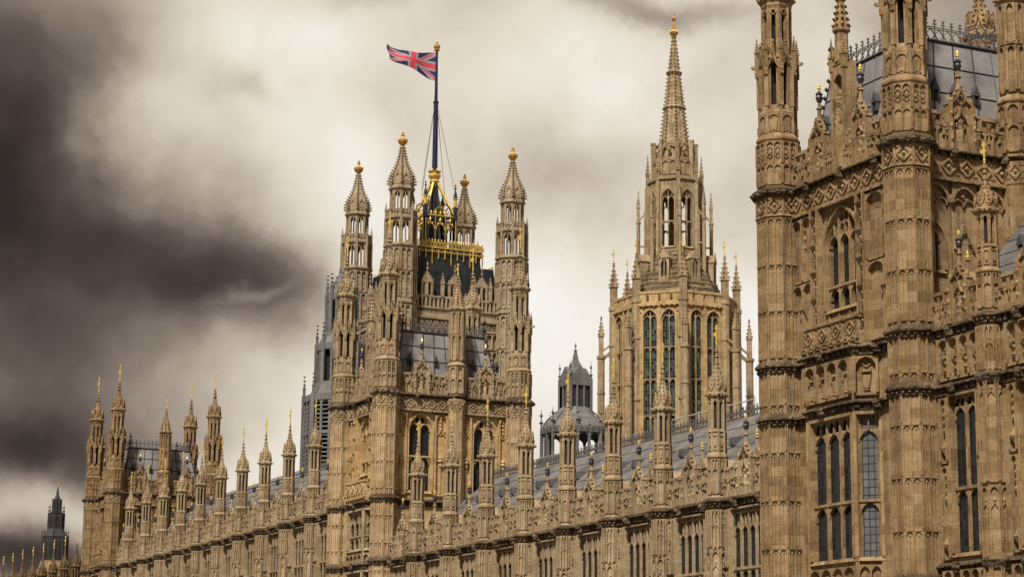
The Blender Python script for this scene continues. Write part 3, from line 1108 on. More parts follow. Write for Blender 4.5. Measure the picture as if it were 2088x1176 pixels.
# ------------------------------------------------------------------ the big corner turret of a pavilion tower (heights for scale s = 1, z = 0 at the cornice top)
def corner_turret_mesh(s, low, sh=1.0):
    m = MB()
    A, B, C = 0.97 * sh, 0.84 * sh, 0.66 * sh
    z = lambda q: q * s
    # shaft below the cornice, panelled in tiers
    top, m = m, MB()
    m.rings([(A * 1.01, -low), (A * 1.01, z(-0.9))])
    zz = z(-1.0)
    while zz > -min(low, 20) + 1.9:
        h = 1.72 * s
        oct_panels(m, A * 1.01, zz - h + 0.08, zz, 2, 0.035, 0.055, 0.2)
        for k, x, y, a, hw in oct_faces(A * 1.01):
            m.fr(x, y, a)
            m.bar([(-hw, zz + 0.02), (hw, zz + 0.02)], 0.06, 0, 0.09)
            for q in (-0.5, 0.5):
                m.knob(q * hw, 0.03, zz - 0.16, 0.05, 0.09)
                m.bar([(q * hw, zz - h * 0.98), (q * hw, zz - 0.2)], 0.028, 0, 0.04)
        zz -= h
    shaft, m = m, top
    # diamond collar
    m.rings([(A * 1.02, z(-0.96)), (A * 1.18, z(-0.90)), (A * 1.06, z(-0.84)), (A * 1.06, z(-0.12))])
    for k, x, y, a, hw in oct_faces(A * 1.06):
        m.fr(x, y, a)
        m.diamonds(-hw + 0.06, hw - 0.06, z(-0.8), z(-0.16), 1, 0.07, 0, 0.08)
        m.box(-hw - 0.04, -hw + 0.04, -0.05, 0.05, z(-0.85), z(-0.1))
    # shaft above
    m.rings([(A * 1.05, z(0.10)), (A, z(0.3)), (A, z(2.0))])
    oct_panels(m, A, z(0.35), z(1.05), 2, 0.04, 0.05, 0.12)
    oct_panels(m, A, z(1.1), z(1.94), 2, 0.05, 0.05, 0.2)
    for k, x, y, a, hw in oct_faces(A):
        m.fr(x, y, a)
        for q in (-0.5, 0.5):
            m.quatrefoil(q * hw, z(1.62), 0.13 * s, 0, 0.05, 0.04)
            m.quatrefoil(q * hw, z(1.42), 0.10 * s, 0, 0.05, 0.04)
    m.rings([(A, z(1.98)), (A * 1.07, z(2.05)), (A * 1.07, z(2.12)), (A * 0.93, z(2.3)), (B, z(2.34)), (B, z(3.26))])
    for k, x, y, a, hw in oct_faces(B):
        m.fr(x, y, a)
        m.box(-hw - 0.09, -hw + 0.09, -0.05, 0.09, z(2.3), z(2.62))
        m.box(-hw - 0.06, -hw + 0.06, -0.05, 0.06, z(2.62), z(3.4))
        m.box(-hw, hw, 0, 0.05, z(3.02), z(3.1))
        m.head(-hw * 0.72, hw * 0.72, z(2.82), z(3.02), 0, 0.06)
        m.hexa([(-0.12, 0, z(2.45)), (0.12, 0, z(2.45)), (0.10, 0.08, z(2.4)), (-0.10, 0.08, z(2.4)), (-0.18, 0, z(2.8)), (0.18, 0, z(2.8)), (0.18, 0.07, z(2.8)), (-0.18, 0.07, z(2.8))])
        m.bar([(-hw, z(2.32)), (-hw * 0.5, z(2.4)), (0, z(2.32)), (hw * 0.5, z(2.4)), (hw, z(2.32))], 0.05, 0, 0.07)
        m.slope(-hw, hw, -0.2, 0.06, -0.1, z(3.1), z(3.42))
    lantern(m, B * 0.97, z(3.3), z(5.2), 0.135 * sh, 0.2)
    for k, x, y, a, hw in oct_faces(B * 0.97):   # corner buttresses carrying pinnacles, ogee gablets between
        m.fr(x, y, a)
        m.box(-hw - 0.1, -hw + 0.1, -0.06, 0.12, z(3.35), z(5.0))
        xx, yy = m.o[0] - m.U[0] * hw + m.N[0] * 0.10, m.o[1] - m.U[1] * hw + m.N[1] * 0.10
        m.pinnacle(xx * 1.04, yy * 1.04, z(4.55), 0.085 * sh, z(0.95), z(0.62))
        m.oct_(xx * 1.08, yy * 1.08, z(4.75), 0.12 * sh, z(0.16))
        m.bar([(-hw, z(4.78)), (-hw * 0.5, z(5.0)), (-hw * 0.2, z(5.3)), (0, z(5.75)), (hw * 0.2, z(5.3)), (hw * 0.5, z(5.0)), (hw, z(4.78))], 0.075, -0.06, 0.13)
        m.knob(0, 0.06, z(5.85), 0.085, 0.13)
        for q in (-0.3, 0.3):
            m.knob(q * hw, 0.1, z(5.35), 0.06)
        m.bar([(-hw * 0.6, z(5.05)), (0, z(5.3)), (hw * 0.6, z(5.05))], 0.05, -0.05, 0.06)
        m.quatrefoil(0, z(5.28), 0.1 * s, -0.03, 0.06, 0.04)
        if k % 2 == 1:
            m.box(-0.07, 0.07, 0.05, 0.42, z(5.0), z(5.12))
            m.knob(0, 0.42, z(5.07), 0.09)
    m.rings([(B * 0.97, z(5.16)), (B * 1.06, z(5.22)), (B * 0.95, z(5.36)), (C * 1.05, z(5.42))])
    lantern(m, C, z(5.4), z(7.25), 0.11 * sh, 0.16)
    for k, x, y, a, hw in oct_faces(C):
        m.fr(x, y, a)
        m.quatrefoil(0, z(7.05), 0.11 * s, -0.02, 0.06, 0.04)
    m.rings([(C, z(7.2)), (C * 1.12, z(7.32)), (C * 1.12, z(7.42)), (C * 1.32, z(7.55)), (C * 1.32, z(7.72)), (C * 1.12, z(7.8))])
    for k in range(8):
        for off, rr in ((22.5, 1.42), (0, 1.34)):
            a = radians(45 * k + off)
            m.oct_(C * rr * cos(a), C * rr * sin(a), z(7.62), 0.13 * sh)
    for k, x, y, a, hw in oct_faces(C * 1.08):
        m.fr(x, y, a)
        m.bar([(-hw, z(7.82)), (-hw * 0.4, z(8.1)), (0, z(8.55)), (hw * 0.4, z(8.1)), (hw, z(7.82))], 0.075, -0.1, 0.07)
        m.knob(0, 0, z(8.6), 0.08, 0.12)
    R = cap_profile(C * 1.08, z(7.78), z(2.3))
    m.rings(R)
    m.crockets(R, 0.24 * s, 0.11 * sh, 8, 22.5, 0, 0, z(7.85), z(9.9))
    for q, r in ((9.55, 0.2), (9.85, 0.18), (10.1, 0.14)):
        m.rings([(0.06, z(q) - 0.09), (r, z(q)), (0.06, z(q) + 0.09)])
    m.rings([(0.06, z(10.0)), (0.04, z(10.4))])
    core = MB()
    core.rings([(B * 0.55, z(3.2)), (B * 0.55, z(5.3)), (C * 0.5, z(5.35)), (C * 0.5, z(7.3))])
    cor = MB()
    cor.rings([(A * 1.06, z(-0.14)), (A * 1.2, z(-0.08)), (A * 1.30, z(0.0)), (A * 1.30, z(0.10)), (A * 1.05, z(0.24))])
    for k, x, y, a, hw in oct_faces(A * 1.22):
        m2 = cor
        m2.fr(x, y, a)
        m2.knob(0, 0.04, z(-0.06), 0.22 * sh, 0.17)
        m2.knob(-hw, 0.02, z(-0.04), 0.24 * sh, 0.18)
        m2.knob(hw * 0.5, 0.0, z(-0.08), 0.1)
    return m, core, cor, shaft


def mid_turret_mesh(s, low):
    """slimmer panelled turret in the middle of the return face"""
    m = MB()
    z = lambda q: q * s
    a0 = 0.52 * s
    m.rings([(a0 * 1.05, -low), (a0 * 1.05, z(-0.9))], 8)
    m.rings([(a0 * 1.1, z(-0.9)), (a0 * 1.1, z(-0.1))])
    for k, x, y, a, hw in oct_faces(a0 * 1.1):
        m.fr(x, y, a)
        m.diamonds(-hw, hw, z(-0.8), z(-0.15), 1, 0.06, 0, 0.06)
    m.rings([(a0, z(0.1)), (a0, z(2.0)), (a0 * 1.12, z(2.08)), (a0 * 1.12, z(2.16)), (a0 * 0.8, z(2.35)), (a0 * 0.74, z(5.7))])
    oct_panels(m, a0, z(0.3), z(1.2), 1, 0.05, 0.06, 0.18)
    oct_panels(m, a0, z(1.25), z(1.95), 1, 0.05, 0.06, 0.2)
    oct_panels(m, a0 * 0.75, z(2.5), z(4.1), 1, 0.07, 0.09, 0.22)
    oct_panels(m, a0 * 0.74, z(4.25), z(5.65), 1, 0.07, 0.09, 0.22)
    for k in range(8):
        a = radians(22.5 + 45 * k)
        m.oct_(a0 * 0.95 * cos(a), a0 * 0.95 * sin(a), z(4.15), 0.1 * s, 0.16 * s)
        m.oct_(a0 * 1.1 * cos(a), a0 * 1.1 * sin(a), z(5.85), 0.11 * s)
    m.rings([(a0 * 0.74, z(5.65)), (a0 * 0.98, z(5.8)), (a0 * 0.98, z(5.95)), (a0 * 0.74, z(6.05))])
    R = [(a0 * 0.74, z(6.0)), (a0 * 0.55, z(6.7)), (a0 * 0.25, z(7.3)), (a0 * 0.1, z(7.9))]
    m.rings(R)
    m.crockets(R, 0.2 * s, 0.09 * s)
    m.finial(0, 0, z(7.7), 0.6 * s, 0.14 * s)
    return m


def pavilion(name, label, x0, y0, D, Wd, zc, s, bz, mats, mid_x, lower, win_y, blind_return=False, oriel=1.0):
    """river pavilion tower.  x0,y0: axis of the near river corner; D depth in X, Wd width in Y; bz = height of the base string under the tower body"""
    st, ct = mats
    root = thing(name, label, 'tower', (x0, y0, GZ), 'square towers of the river front')
    up = -GZ
    Z = up + zc
    A = 0.97 * 0.74 * s
    sh = 0.74 * s
    z = lambda q: q * s
    # ---- corner turrets
    tm, core, cor, shaft = corner_turret_mesh(s, Z, sh)
    t0 = None
    for (x, y) in ((0, 0), (0, Wd), (D, 0), (D, Wd)):
        if t0 is None:
            t0 = build('corner_turret', tm, ct, root, (x, y, Z))
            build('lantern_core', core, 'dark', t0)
            build('shaft', shaft, 'pale' if st == 'honey' else st, t0)
            build('cornice_ring', cor, 'soot', t0)
            build('weather_vane', vane_mesh(1.55 * s, 0.28 * s), 'gold', t0, (0, 0, z(10.3)))
        else:
            copy_tree(t0, root, (x, y, Z))
    ins = 0.32                                    # wall plane inside the turret axes
    # ---- river face (normal -X), origin at its middle
    hw_f = Wd / 2
    fx, fy = ins, Wd / 2
    # ---- return face (normal -Y)
    rx, ry = D / 2, ins
    hw_r = D / 2
    wall, fr_, corn, par = MB(), MB(), MB(), MB()
    wc = -(win_y - y0 - Wd / 2)                   # window centre on the river face (u)
    whw = 0.98 * s
    w_top, w_spr, w_bot, w_tr = z(-1.25), z(-2.5), z(-4.75), z(-3.95)
    wall.fr(fx, fy, 180, Z)
    masonry(wall, -hw_f, hw_f, -Z, 0, [(wc - whw, wc + whw, w_bot, w_top)] + ([(wc - 1.2 * s, wc + 1.2 * s, lower[0] - zc, lower[1] - zc)] if False else []))
    # carved strips beside the window
    side = hw_f - A * 0.9
    for q in (-1, 1):
        ua, ub = sorted((wc + q * (whw + 0.26 * s), wc + q * (whw + 0.66 * s)))
        wall.box(ua - 0.05, ua + 0.05, 0, 0.36, bz - zc, z(-1.0))
        wall.box(ub - 0.05, ub + 0.05, 0, 0.36, bz - zc, z(-1.0))
        cc = (ua + ub) / 2
        zz = z(-1.35)
        k = 0
        while zz > z(-5.4):                       # little canopied shields one above the other
            wall.hexa([(cc - 0.1, 0, zz - 0.55), (cc + 0.1, 0, zz - 0.55), (cc + 0.08, 0.16, zz - 0.5), (cc - 0.08, 0.16, zz - 0.5),
                       (cc - 0.15, 0, zz - 0.12), (cc + 0.15, 0, zz - 0.12), (cc + 0.15, 0.14, zz - 0.12), (cc - 0.15, 0.14, zz - 0.12)])
            wall.hexa([(ua + 0.05, 0, zz - 0.22), (ub - 0.05, 0, zz - 0.22), (ub - 0.1, 0.3, zz - 0.2), (ua + 0.1, 0.3, zz - 0.2), (ua + 0.05, 0, zz), (ub - 0.05, 0, zz), (ub - 0.02, 0.42, zz), (ua + 0.02, 0.42, zz)])
            wall.knob(cc, 0.2, zz - 0.66, 0.15, 0.14)
            wall.knob(cc, 0.22, zz - 0.3, 0.14, 0.2)
            zz -= 0.98 * s
        a2 = wc + q * (whw + 0.72 * s)
        b2 = q * side
        if (b2 - a2) * q > 0.25:
            ua, ub = sorted((a2, b2))
            nb = 2 if ub - ua > 0.7 else 1
            wall.blind(ua, ub, z(-3.4), z(-1.1), nb, 0.12, 0.08, 0.3)
            wall.blind(ua, ub, z(-6.2), z(-3.55), nb, 0.12, 0.08, 0.3)
            c2 = (ua + ub) / 2
            for zz in (-1.55, -1.85, -2.2, -4.4, -4.65):
                wall.knob(c2, 0.06, z(zz), 0.14, 0.2)
            wall.hexa([(c2 - 0.12, 0, z(-4.9)), (c2 + 0.12, 0, z(-4.9)), (c2 + 0.2, 0.3, z(-4.5)), (c2 - 0.2, 0.3, z(-4.5)), (c2 - 0.2, 0, z(-4.35)), (c2 + 0.2, 0, z(-4.35)), (c2 + 0.22, 0.3, z(-4.35)), (c2 - 0.22, 0.3, z(-4.35))])
    # ribs that frame the window arch as a panel
    wall.bar([(wc - whw - 0.2, z(-1.02)), (wc + whw + 0.2, z(-1.02))], 0.08, 0, 0.12)
    for q in (-1, 1):
        wall.quatrefoil(wc + q * whw * 0.8, z(-1.5), 0.2 * s, 0, 0.06, 0.06)
        wall.bar(arch_pts(wc + q * whw * 0.45, whw * 0.4, z(-1.35), 0.2, 3), 0.04, 0, 0.05)
    # lower river-face windows: canted bay
    win = build_window('window', root, wc, whw, w_bot, w_spr, w_top, 3, [w_tr], (fx, fy, 180, Z), st)
    # ---- balcony under that window
    bal = MB()
    bal.fr(fx, fy, 180, Z)
    bw = whw + 0.75 * s
    bal.slope(wc - bw, wc + bw, 0, 0.75, 0.75, bz - zc + 0.1, bz - zc + 0.2)
    bal.box(wc - bw, wc + bw, 0.55, 0.75, bz - zc + 0.2, z(-6.1))
    bal.blind(wc - bw, wc + bw, bz - zc + 0.3, z(-6.12), 8, 0.07, 0.07, 0.3, base=0.75)
    for q in (-1, 1):
        bal.box(wc + q * (bw - 0.1) - 0.1, wc + q * (bw - 0.1) + 0.1, 0, 0.55, bz - zc + 0.2, z(-5.9))
    nm = 4
    for i in range(nm):
        a = wc - bw + 2 * bw * i / nm
        b = a + 2 * bw / nm
        bal.box(a + 0.14, b - 0.14, 0.55, 0.77, z(-6.1), z(-5.45))
        bal.box(a + 0.08, b - 0.08, 0.5, 0.84, z(-5.45), z(-5.36))
        bal.diamonds(a + 0.16, b - 0.16, z(-6.08), z(-5.5), 1, 0.06, 0.77, 0.07)
        bal.box(a, a + 0.14, 0.52, 0.82, z(-6.1), z(-6.02))
        bal.box(b - 0.14, b, 0.52, 0.82, z(-6.1), z(-6.02))
    for i in range(3):
        c = wc - whw + 2 * whw * (i + 0.5) / 3
        bal.quatrefoil(c, z(-5.1), 0.27 * s, -0.1, 0.02, 0.08)
        bal.box(c - whw / 3 + 0.05, c - whw / 3 + 0.13, -0.12, 0.05, z(-5.5), z(-4.75))
    build('balcony', bal, st, root)
    # ---- return face
    wall.fr(rx, ry, -90, Z)
    um = mid_x - x0 - D / 2
    bays = [(-hw_r + A * 0.92, um - 0.52 * s), (um + 0.52 * s, hw_r - A * 0.92)]
    if not blind_return:
        ops = []
        for a, b in bays:
            ops.append(((a + b) / 2 - 0.74 * s, (a + b) / 2 + 0.74 * s, z(-6.1), z(-1.25)))
        masonry(wall, -hw_r, hw_r, -Z, 0, ops)
        for a, b in bays:
            c = (a + b) / 2
            build_window('window', root, c, 0.74 * s, z(-6.1), z(-2.25), z(-1.25), 2, [z(-3.9)], (rx, ry, -90, Z), st)
            for q in (-1, 1):
                ua, ub = sorted((c + q * 1.02 * s, c + q * (b - a) / 2 * 0.97))
                cm = (ua + ub) / 2
                wall.blind(ua, ub, z(-6.3), z(-1.15), 1, 0.10, 0.09, 0.3)
                for zz in (-1.35, -1.6, -1.85, -2.1):
                    wall.knob(cm, 0.05, z(zz), 0.13, 0.17)
                wall.bar([(ua, z(-2.6)), (cm, z(-2.15)), (ub, z(-2.6))], 0.07, 0, 0.1)
                wall.bar([(ua, z(-2.1)), (cm, z(-2.45)), (ub, z(-2.1))], 0.05, 0, 0.08)
                wall.bar(arch_pts(cm, (ub - ua) * 0.42, z(-1.55), 0.25, 3), 0.05, 0, 0.1)
                for zz, r in ((-3.95, 0.2), (-4.15, 0.26), (-4.4, 0.16)):
                    wall.knob(cm, 0.1, z(zz), r, 0.2)
                wall.box(cm - 0.05, cm + 0.05, 0, 0.08, z(-6.2), z(-4.5))
    else:
        ops = [(bays[0][0] + 0.28, bays[0][0] + 1.02, z(-4.1), z(-2.55))]
        masonry(wall, -hw_r, hw_r, -Z, 0, ops)
        o = ops[0]
        build_window('window', root, (o[0] + o[1]) / 2, (o[1] - o[0]) / 2, o[2], z(-3.1), o[3], 1, [], (rx, ry, -90, Z), st, glass='skyglass')
        for a, b in bays:
            n = 3
            w = (b - a) / n
            for i in range(n):
                c = a + w * (i + 0.5)
                ar = arch_pts(c, w * 0.43, z(-1.75), w * 0.5, 5)
                wall.spandrel(ar, z(-1.05), 0, 0.14)
                wall.bar(ar, 0.08, 0.0, 0.2)
                for q in (-0.2, 0.2):
                    wall.bar(arch_pts(c + q * w, w * 0.2, z(-1.85), w * 0.22, 3), 0.06, 0, 0.12)
                wall.knob(c, 0.08, z(-1.5), 0.12)
                wall.box(c - w * 0.5 - 0.04, c - w * 0.5 + 0.04, 0, 0.1, z(-6), z(-1.7))
                if i or a != bays[0][0]:
                    wall.bar([(c - w * 0.34, z(-3.35)), (c - w * 0.2, z(-3.0)), (c, z(-2.5)), (c + w * 0.2, z(-3.0)), (c + w * 0.34, z(-3.35))], 0.1, 0, 0.12)
                    wall.knob(c - w * 0.2, 0.05, z(-3.1), 0.1)
                    wall.knob(c + w * 0.2, 0.05, z(-3.1), 0.1)
                    wall.knob(c, 0.05, z(-2.75), 0.1, 0.14)
    # ---- other two faces, plain
    wall.fr(D - ins, Wd / 2, 0, Z)
    wall.box(-hw_f, hw_f, -0.55, 0, -Z, 0)
    wall.fr(D / 2, Wd - ins, 90, Z)
    wall.box(-hw_r, hw_r, -0.55, 0, -Z, 0)
    # ---- frieze of diamonds + cornice + parapet on all four faces
    for fi, (x, y, a, hw) in enumerate(((fx, fy, 180, hw_f), (rx, ry, -90, hw_r), (D - ins, Wd / 2, 0, hw_f), (D / 2, Wd - ins, 90, hw_r))):
        for mm in (fr_, corn, par):
            mm.fr(x, y, a, Z)
        e = hw - A * 0.9
        fr_.box(-e, e, -0.05, 0.16, z(-0.98), z(-0.1))
        fr_.box(-e, e, 0.16, 0.30, z(-1.02), z(-0.90))
        nd = max(4, int(2 * e / (0.72 * s)))
        fr_.diamonds(-e, e, z(-0.86), z(-0.16), nd, 0.08, 0.16, 0.08)
        n = int(2 * e / 0.7)
        for i in range(n):
            corn.knob(-e + 2 * e * (i + 0.5) / n, 0.28, z(-1.02), 0.11)
        cornice(corn, -e, e, z(0.06), 0.34, 0.42, 0.22 * s, fi)
        par.fr(x, y, a, Z + z(0.0))
        if fi == 0:
            g1, g2 = wc - 1.15 * s - 0.2, wc + 1.15 * s + 0.2
            cuts = [(-e, g1 - 0.55 * s), (g1 + 0.55 * s, wc - 0.42 * s), (wc + 0.42 * s, g2 - 0.55 * s), (g2 + 0.55 * s, e)]
            gab = [g1, g2]
        elif fi == 1:
            cuts, gab = [], []
            for a0, b0 in bays:
                c = (a0 + b0) / 2
                gab.append(c)
                cuts += [(a0, c - 0.62 * s), (c + 0.62 * s, b0)]
        else:
            cuts, gab = [(-e, e)], []
        for a0, b0 in cuts:
            if b0 - a0 > 0.12:
                pm2 = MB()
                pm2.fr(0, 0, -90)
                parapet_run(pm2, a0 / s, b0 / s, 0.3, 0.98, 1.4, 0.95)
                for (u, d, zz) in [(v[0], -v[1], v[2]) for v in pm2.V]:
                    par.v(u * s, d * s, zz * s)
                base = len(par.V) - len(pm2.V)
                for F in pm2.F:
                    par.f(*[base + i for i in F])
        for gu in gab:
            gx, gy = x + par.U[0] * gu, y + par.U[1] * gu
            o = proto_gable(ct if ct in ('buff', 'brown') else 'buff', root, (gx, gy, Z), a - 180)
            o.scale = (s, s * 0.92 if fi else s * 0.8, s)
    # base string and panel storey strings under the body
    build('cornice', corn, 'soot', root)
    strings = {}
    for zz, dd in lower_strings(bz, lower):
        corn = strings[zz] = MB()
        for (x, y, a, hw) in ((fx, fy, 180, hw_f), (rx, ry, -90, hw_r)):
            corn.fr(x, y, a, up + zz)
            cornice(corn, -hw + A * 0.8, hw - A * 0.8, 0, 0.26, 0.4, 0.28, int(zz))
        for (x, y) in ((0, 0), (0, Wd), (D, 0)):
            corn.rings([(A * 1.03, up + zz - 0.36), (A * 1.12, up + zz - 0.3), (A * 1.08, up + zz - 0.1), (A * 1.27, up + zz - 0.06), (A * 1.27, up + zz + 0.02), (A * 1.0, up + zz + 0.3)], 8, 22.5, x, y)
            for k in range(24):
                aa = radians(15 * k)
                corn.oct_(x + A * 1.2 * cos(aa), y + A * 1.2 * sin(aa), up + zz - 0.19, 0.085)
    # ---- canted bay (oriel) of the storeys below
    oriel_bay(root, strings, wc, fx, fy, up, bz, lower, s, 'buff' if st == 'honey' else st, oriel)
    build('wall', wall, st, root)
    build('frieze', fr_, ct, root)
    for mm in strings.values():
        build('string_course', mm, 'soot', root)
    build('parapet', par, ct, root)
    # ---- mid turret of the return face and statue pinnacle of the river face
    mt = build('middle_turret', mid_turret_mesh(s, Z), ct, root, (mid_x - x0, 0.12, Z))
    build('weather_vane', vane_mesh(0.85 * s, 0.2), 'gold', mt, (0, 0, z(8.1)))
    sp = MB()
    sp.fr(0, 0, 180)
    a0 = 0.36 * s
    sp.box(-a0 * 1.1, a0 * 1.1, -0.5, 0.02, 0.05, z(1.5))
    sp.box(-a0 * 1.1, a0 * 1.1, -0.55, -0.25, z(1.5), z(4.2))
    for q in (-1, 1):
        sp.box(q * a0 - 0.09, q * a0 + 0.09, -0.4, 0.12, 0.1, z(4.1))
        sp.pinnacle(-0.05, q * a0 * 1.05, z(3.9), 0.09 * s, z(0.5), z(0.5))
    sp.rings([(a0 * 0.35, z(0.3)), (a0 * 0.75, z(1.4)), (a0 * 0.75, z(1.55))], 8, 22.5, 0.05, 0)
    sp.spandrel(arch_pts(0, a0 * 0.85, z(3.35), z(0.4), 4), z(4.1), -0.3, 0.06)
    sp.box(-a0, a0, -0.3, 0.1, z(4.1), z(4.25))
    sp.bar([(-a0 * 1.1, z(4.2)), (0, z(4.75)), (a0 * 1.1, z(4.2))], 0.1, -0.15, 0.12)
    sp.rings([(a0 * 0.7, z(4.2)), (a0 * 0.62, z(5.3)), (a0 * 0.85, z(5.36)), (a0 * 0.85, z(5.46))], 8, 22.5, 0.15, 0)
    R = [(a0 * 0.7, z(5.46)), (a0 * 0.1, z(7.1))]
    sp.rings(R, 8, 22.5, 0.15, 0)
    sp.crockets(R, 0.24 * s, 0.09 * s, 8, 22.5, 0.15, 0)
    sp.finial(0.15, 0, z(6.95), 0.5, 0.1)
    pin = build('statue_pinnacle', sp, ct, root, (fx, fy - wc, Z))
    stm = MB()
    stm.fr(0, 0, 180)
    statue(stm, 0, -0.05, z(1.55), z(1.6))
    build('statue', stm, ct + '_carved' if ct + '_carved' in M else ct, pin)
    # ---- mansard roof
    r = MB()
    i0, i1, i0s, i1s, zb, zt2 = 0.95, 1.75, 0.95, 1.75, z(0.5), z(4.45)
    P0 = [(i0, i0), (D - i0, i0), (D - i0, Wd - i0), (i0, Wd - i0)]
    P1 = [(i1, i1), (D - i1, i1), (D - i1, Wd - i1), (i1, Wd - i1)]
    b = len(r.V)
    r.V += [(x, y, Z + zb) for x, y in P0] + [(x, y, Z + zt2) for x, y in P1]
    for k in range(4):
        j = (k + 1) % 4
        r.f(b + k, b + j, b + 4 + j, b + 4 + k)
    r.f(b + 4, b + 5, b + 6, b + 7)
    r.mi = 1
    cr = MB()
    for k in range(4):
        j = (k + 1) % 4
        a0_, a1_, b0_, b1_ = Vector((*P0[k], Z + zb)), Vector((*P0[j], Z + zb)), Vector((*P1[k], Z + zt2)), Vector((*P1[j], Z + zt2))
        n = max(3, round((a1_ - a0_).length / (0.95 * s)))
        for i in range(n + 1):
            r.tube(a0_.lerp(a1_, i / n), b0_.lerp(b1_, i / n), 0.04, 4)
        for q in (0.25, 0.5, 0.75, 1.0):
            r.tube(a0_.lerp(b0_, q), a1_.lerp(b1_, q), 0.04 if q < 1 else 0.09, 4)
        L = (a0_ - b0_).length
        for i in range(12):                       # crockets up the hips
            pnt = a0_.lerp(b0_, (i + 0.5) / 12)
            c = Vector((D / 2, Wd / 2, pnt.z))
            dv = (pnt - c).normalized()
            r.oct_(pnt.x + dv.x * 0.1, pnt.y + dv.y * 0.1, pnt.z, 0.11 * s)
        cresting(cr, b0_, b1_, z(0.86), 0.36 * s)
        r.finial(b0_.x, b0_.y, b0_.z, z(1.5), 0.16 * s)
    build('roof', r, ['lead', 'iron'], root)
    build('roof_cresting', cr, 'rail', root)
    # lucarnes on the return and river slopes
    lm = MB()
    lm.fr(0, 0, -90)
    lm.mi = 0
    lm.bar([(-0.15, 0), (-0.15, 0.45), (0, 0.72), (0.15, 0.45), (0.15, 0)], 0.07, -0.3, 0.12)
    lm.hexa([(-0.22, -0.35, 0.42), (0.22, -0.35, 0.42), (0.22, 0.14, 0.42), (-0.22, 0.14, 0.42), (-0.015, -0.35, 0.86), (0.015, -0.35, 0.86), (0.015, 0.14, 0.86), (-0.015, 0.14, 0.86)])
    lm.knob(0, 0.1, 0.92, 0.05, 0.1)
    lm.mi = 1
    lm.f(lm.v(-0.15, 0.06, 0), lm.v(0.15, 0.06, 0), lm.v(0.15, 0.06, 0.42), lm.v(0, 0.06, 0.7), lm.v(-0.15, 0.06, 0.42))
    l0 = None
    q = 0.42
    zl = Z + zb + (zt2 - zb) * q
    off = i0 + (i1 - i0) * q
    spots = []
    for a0_, b0_ in bays:
        n = 4
        for i in range(n):
            spots.append((D / 2 + a0_ + (b0_ - a0_) * (i + 0.5) / n, off - 0.03, 0))
    for i in range(4):
        spots.append((off - 0.03, Wd * (i + 1.0) / 5, -90))
    for (x, y, rot) in spots:
        if l0 is None:
            l0 = build('lucarne', lm, ['seam', 'dark'], root, (x, y, zl))
            l0.scale = (s * 0.8, s * 0.8, s * 0.8)
        else:
            c = copy_tree(l0, root, (x, y, zl))
            c.rotation_euler = (0, 0, radians(rot))
    return root


def lower_strings(bz, lower):
    return [(bz, 0.3)] + [(q, 0.25) for q in lower]


def build_window(name, root, uc, hw, z0, zs, za, lights, trs, frame, mat, glass='glass', rect=False, dep=0.34):
    x, y, a, Z = frame
    tm, gm = MB(), MB()
    tm.fr(0, 0, a)
    gm.fr(0, 0, a)
    tracery(tm, 0, hw, z0, zs, za, lights, trs, dep, 0.10, rect=rect)
    pane(gm, 0, hw, z0, za, dep)
    ua = radians(a)
    o = build(name, tm, mat, root, (x - sin(ua) * uc, y + cos(ua) * uc, Z))
    build('glass', gm, glass, o)
    return o


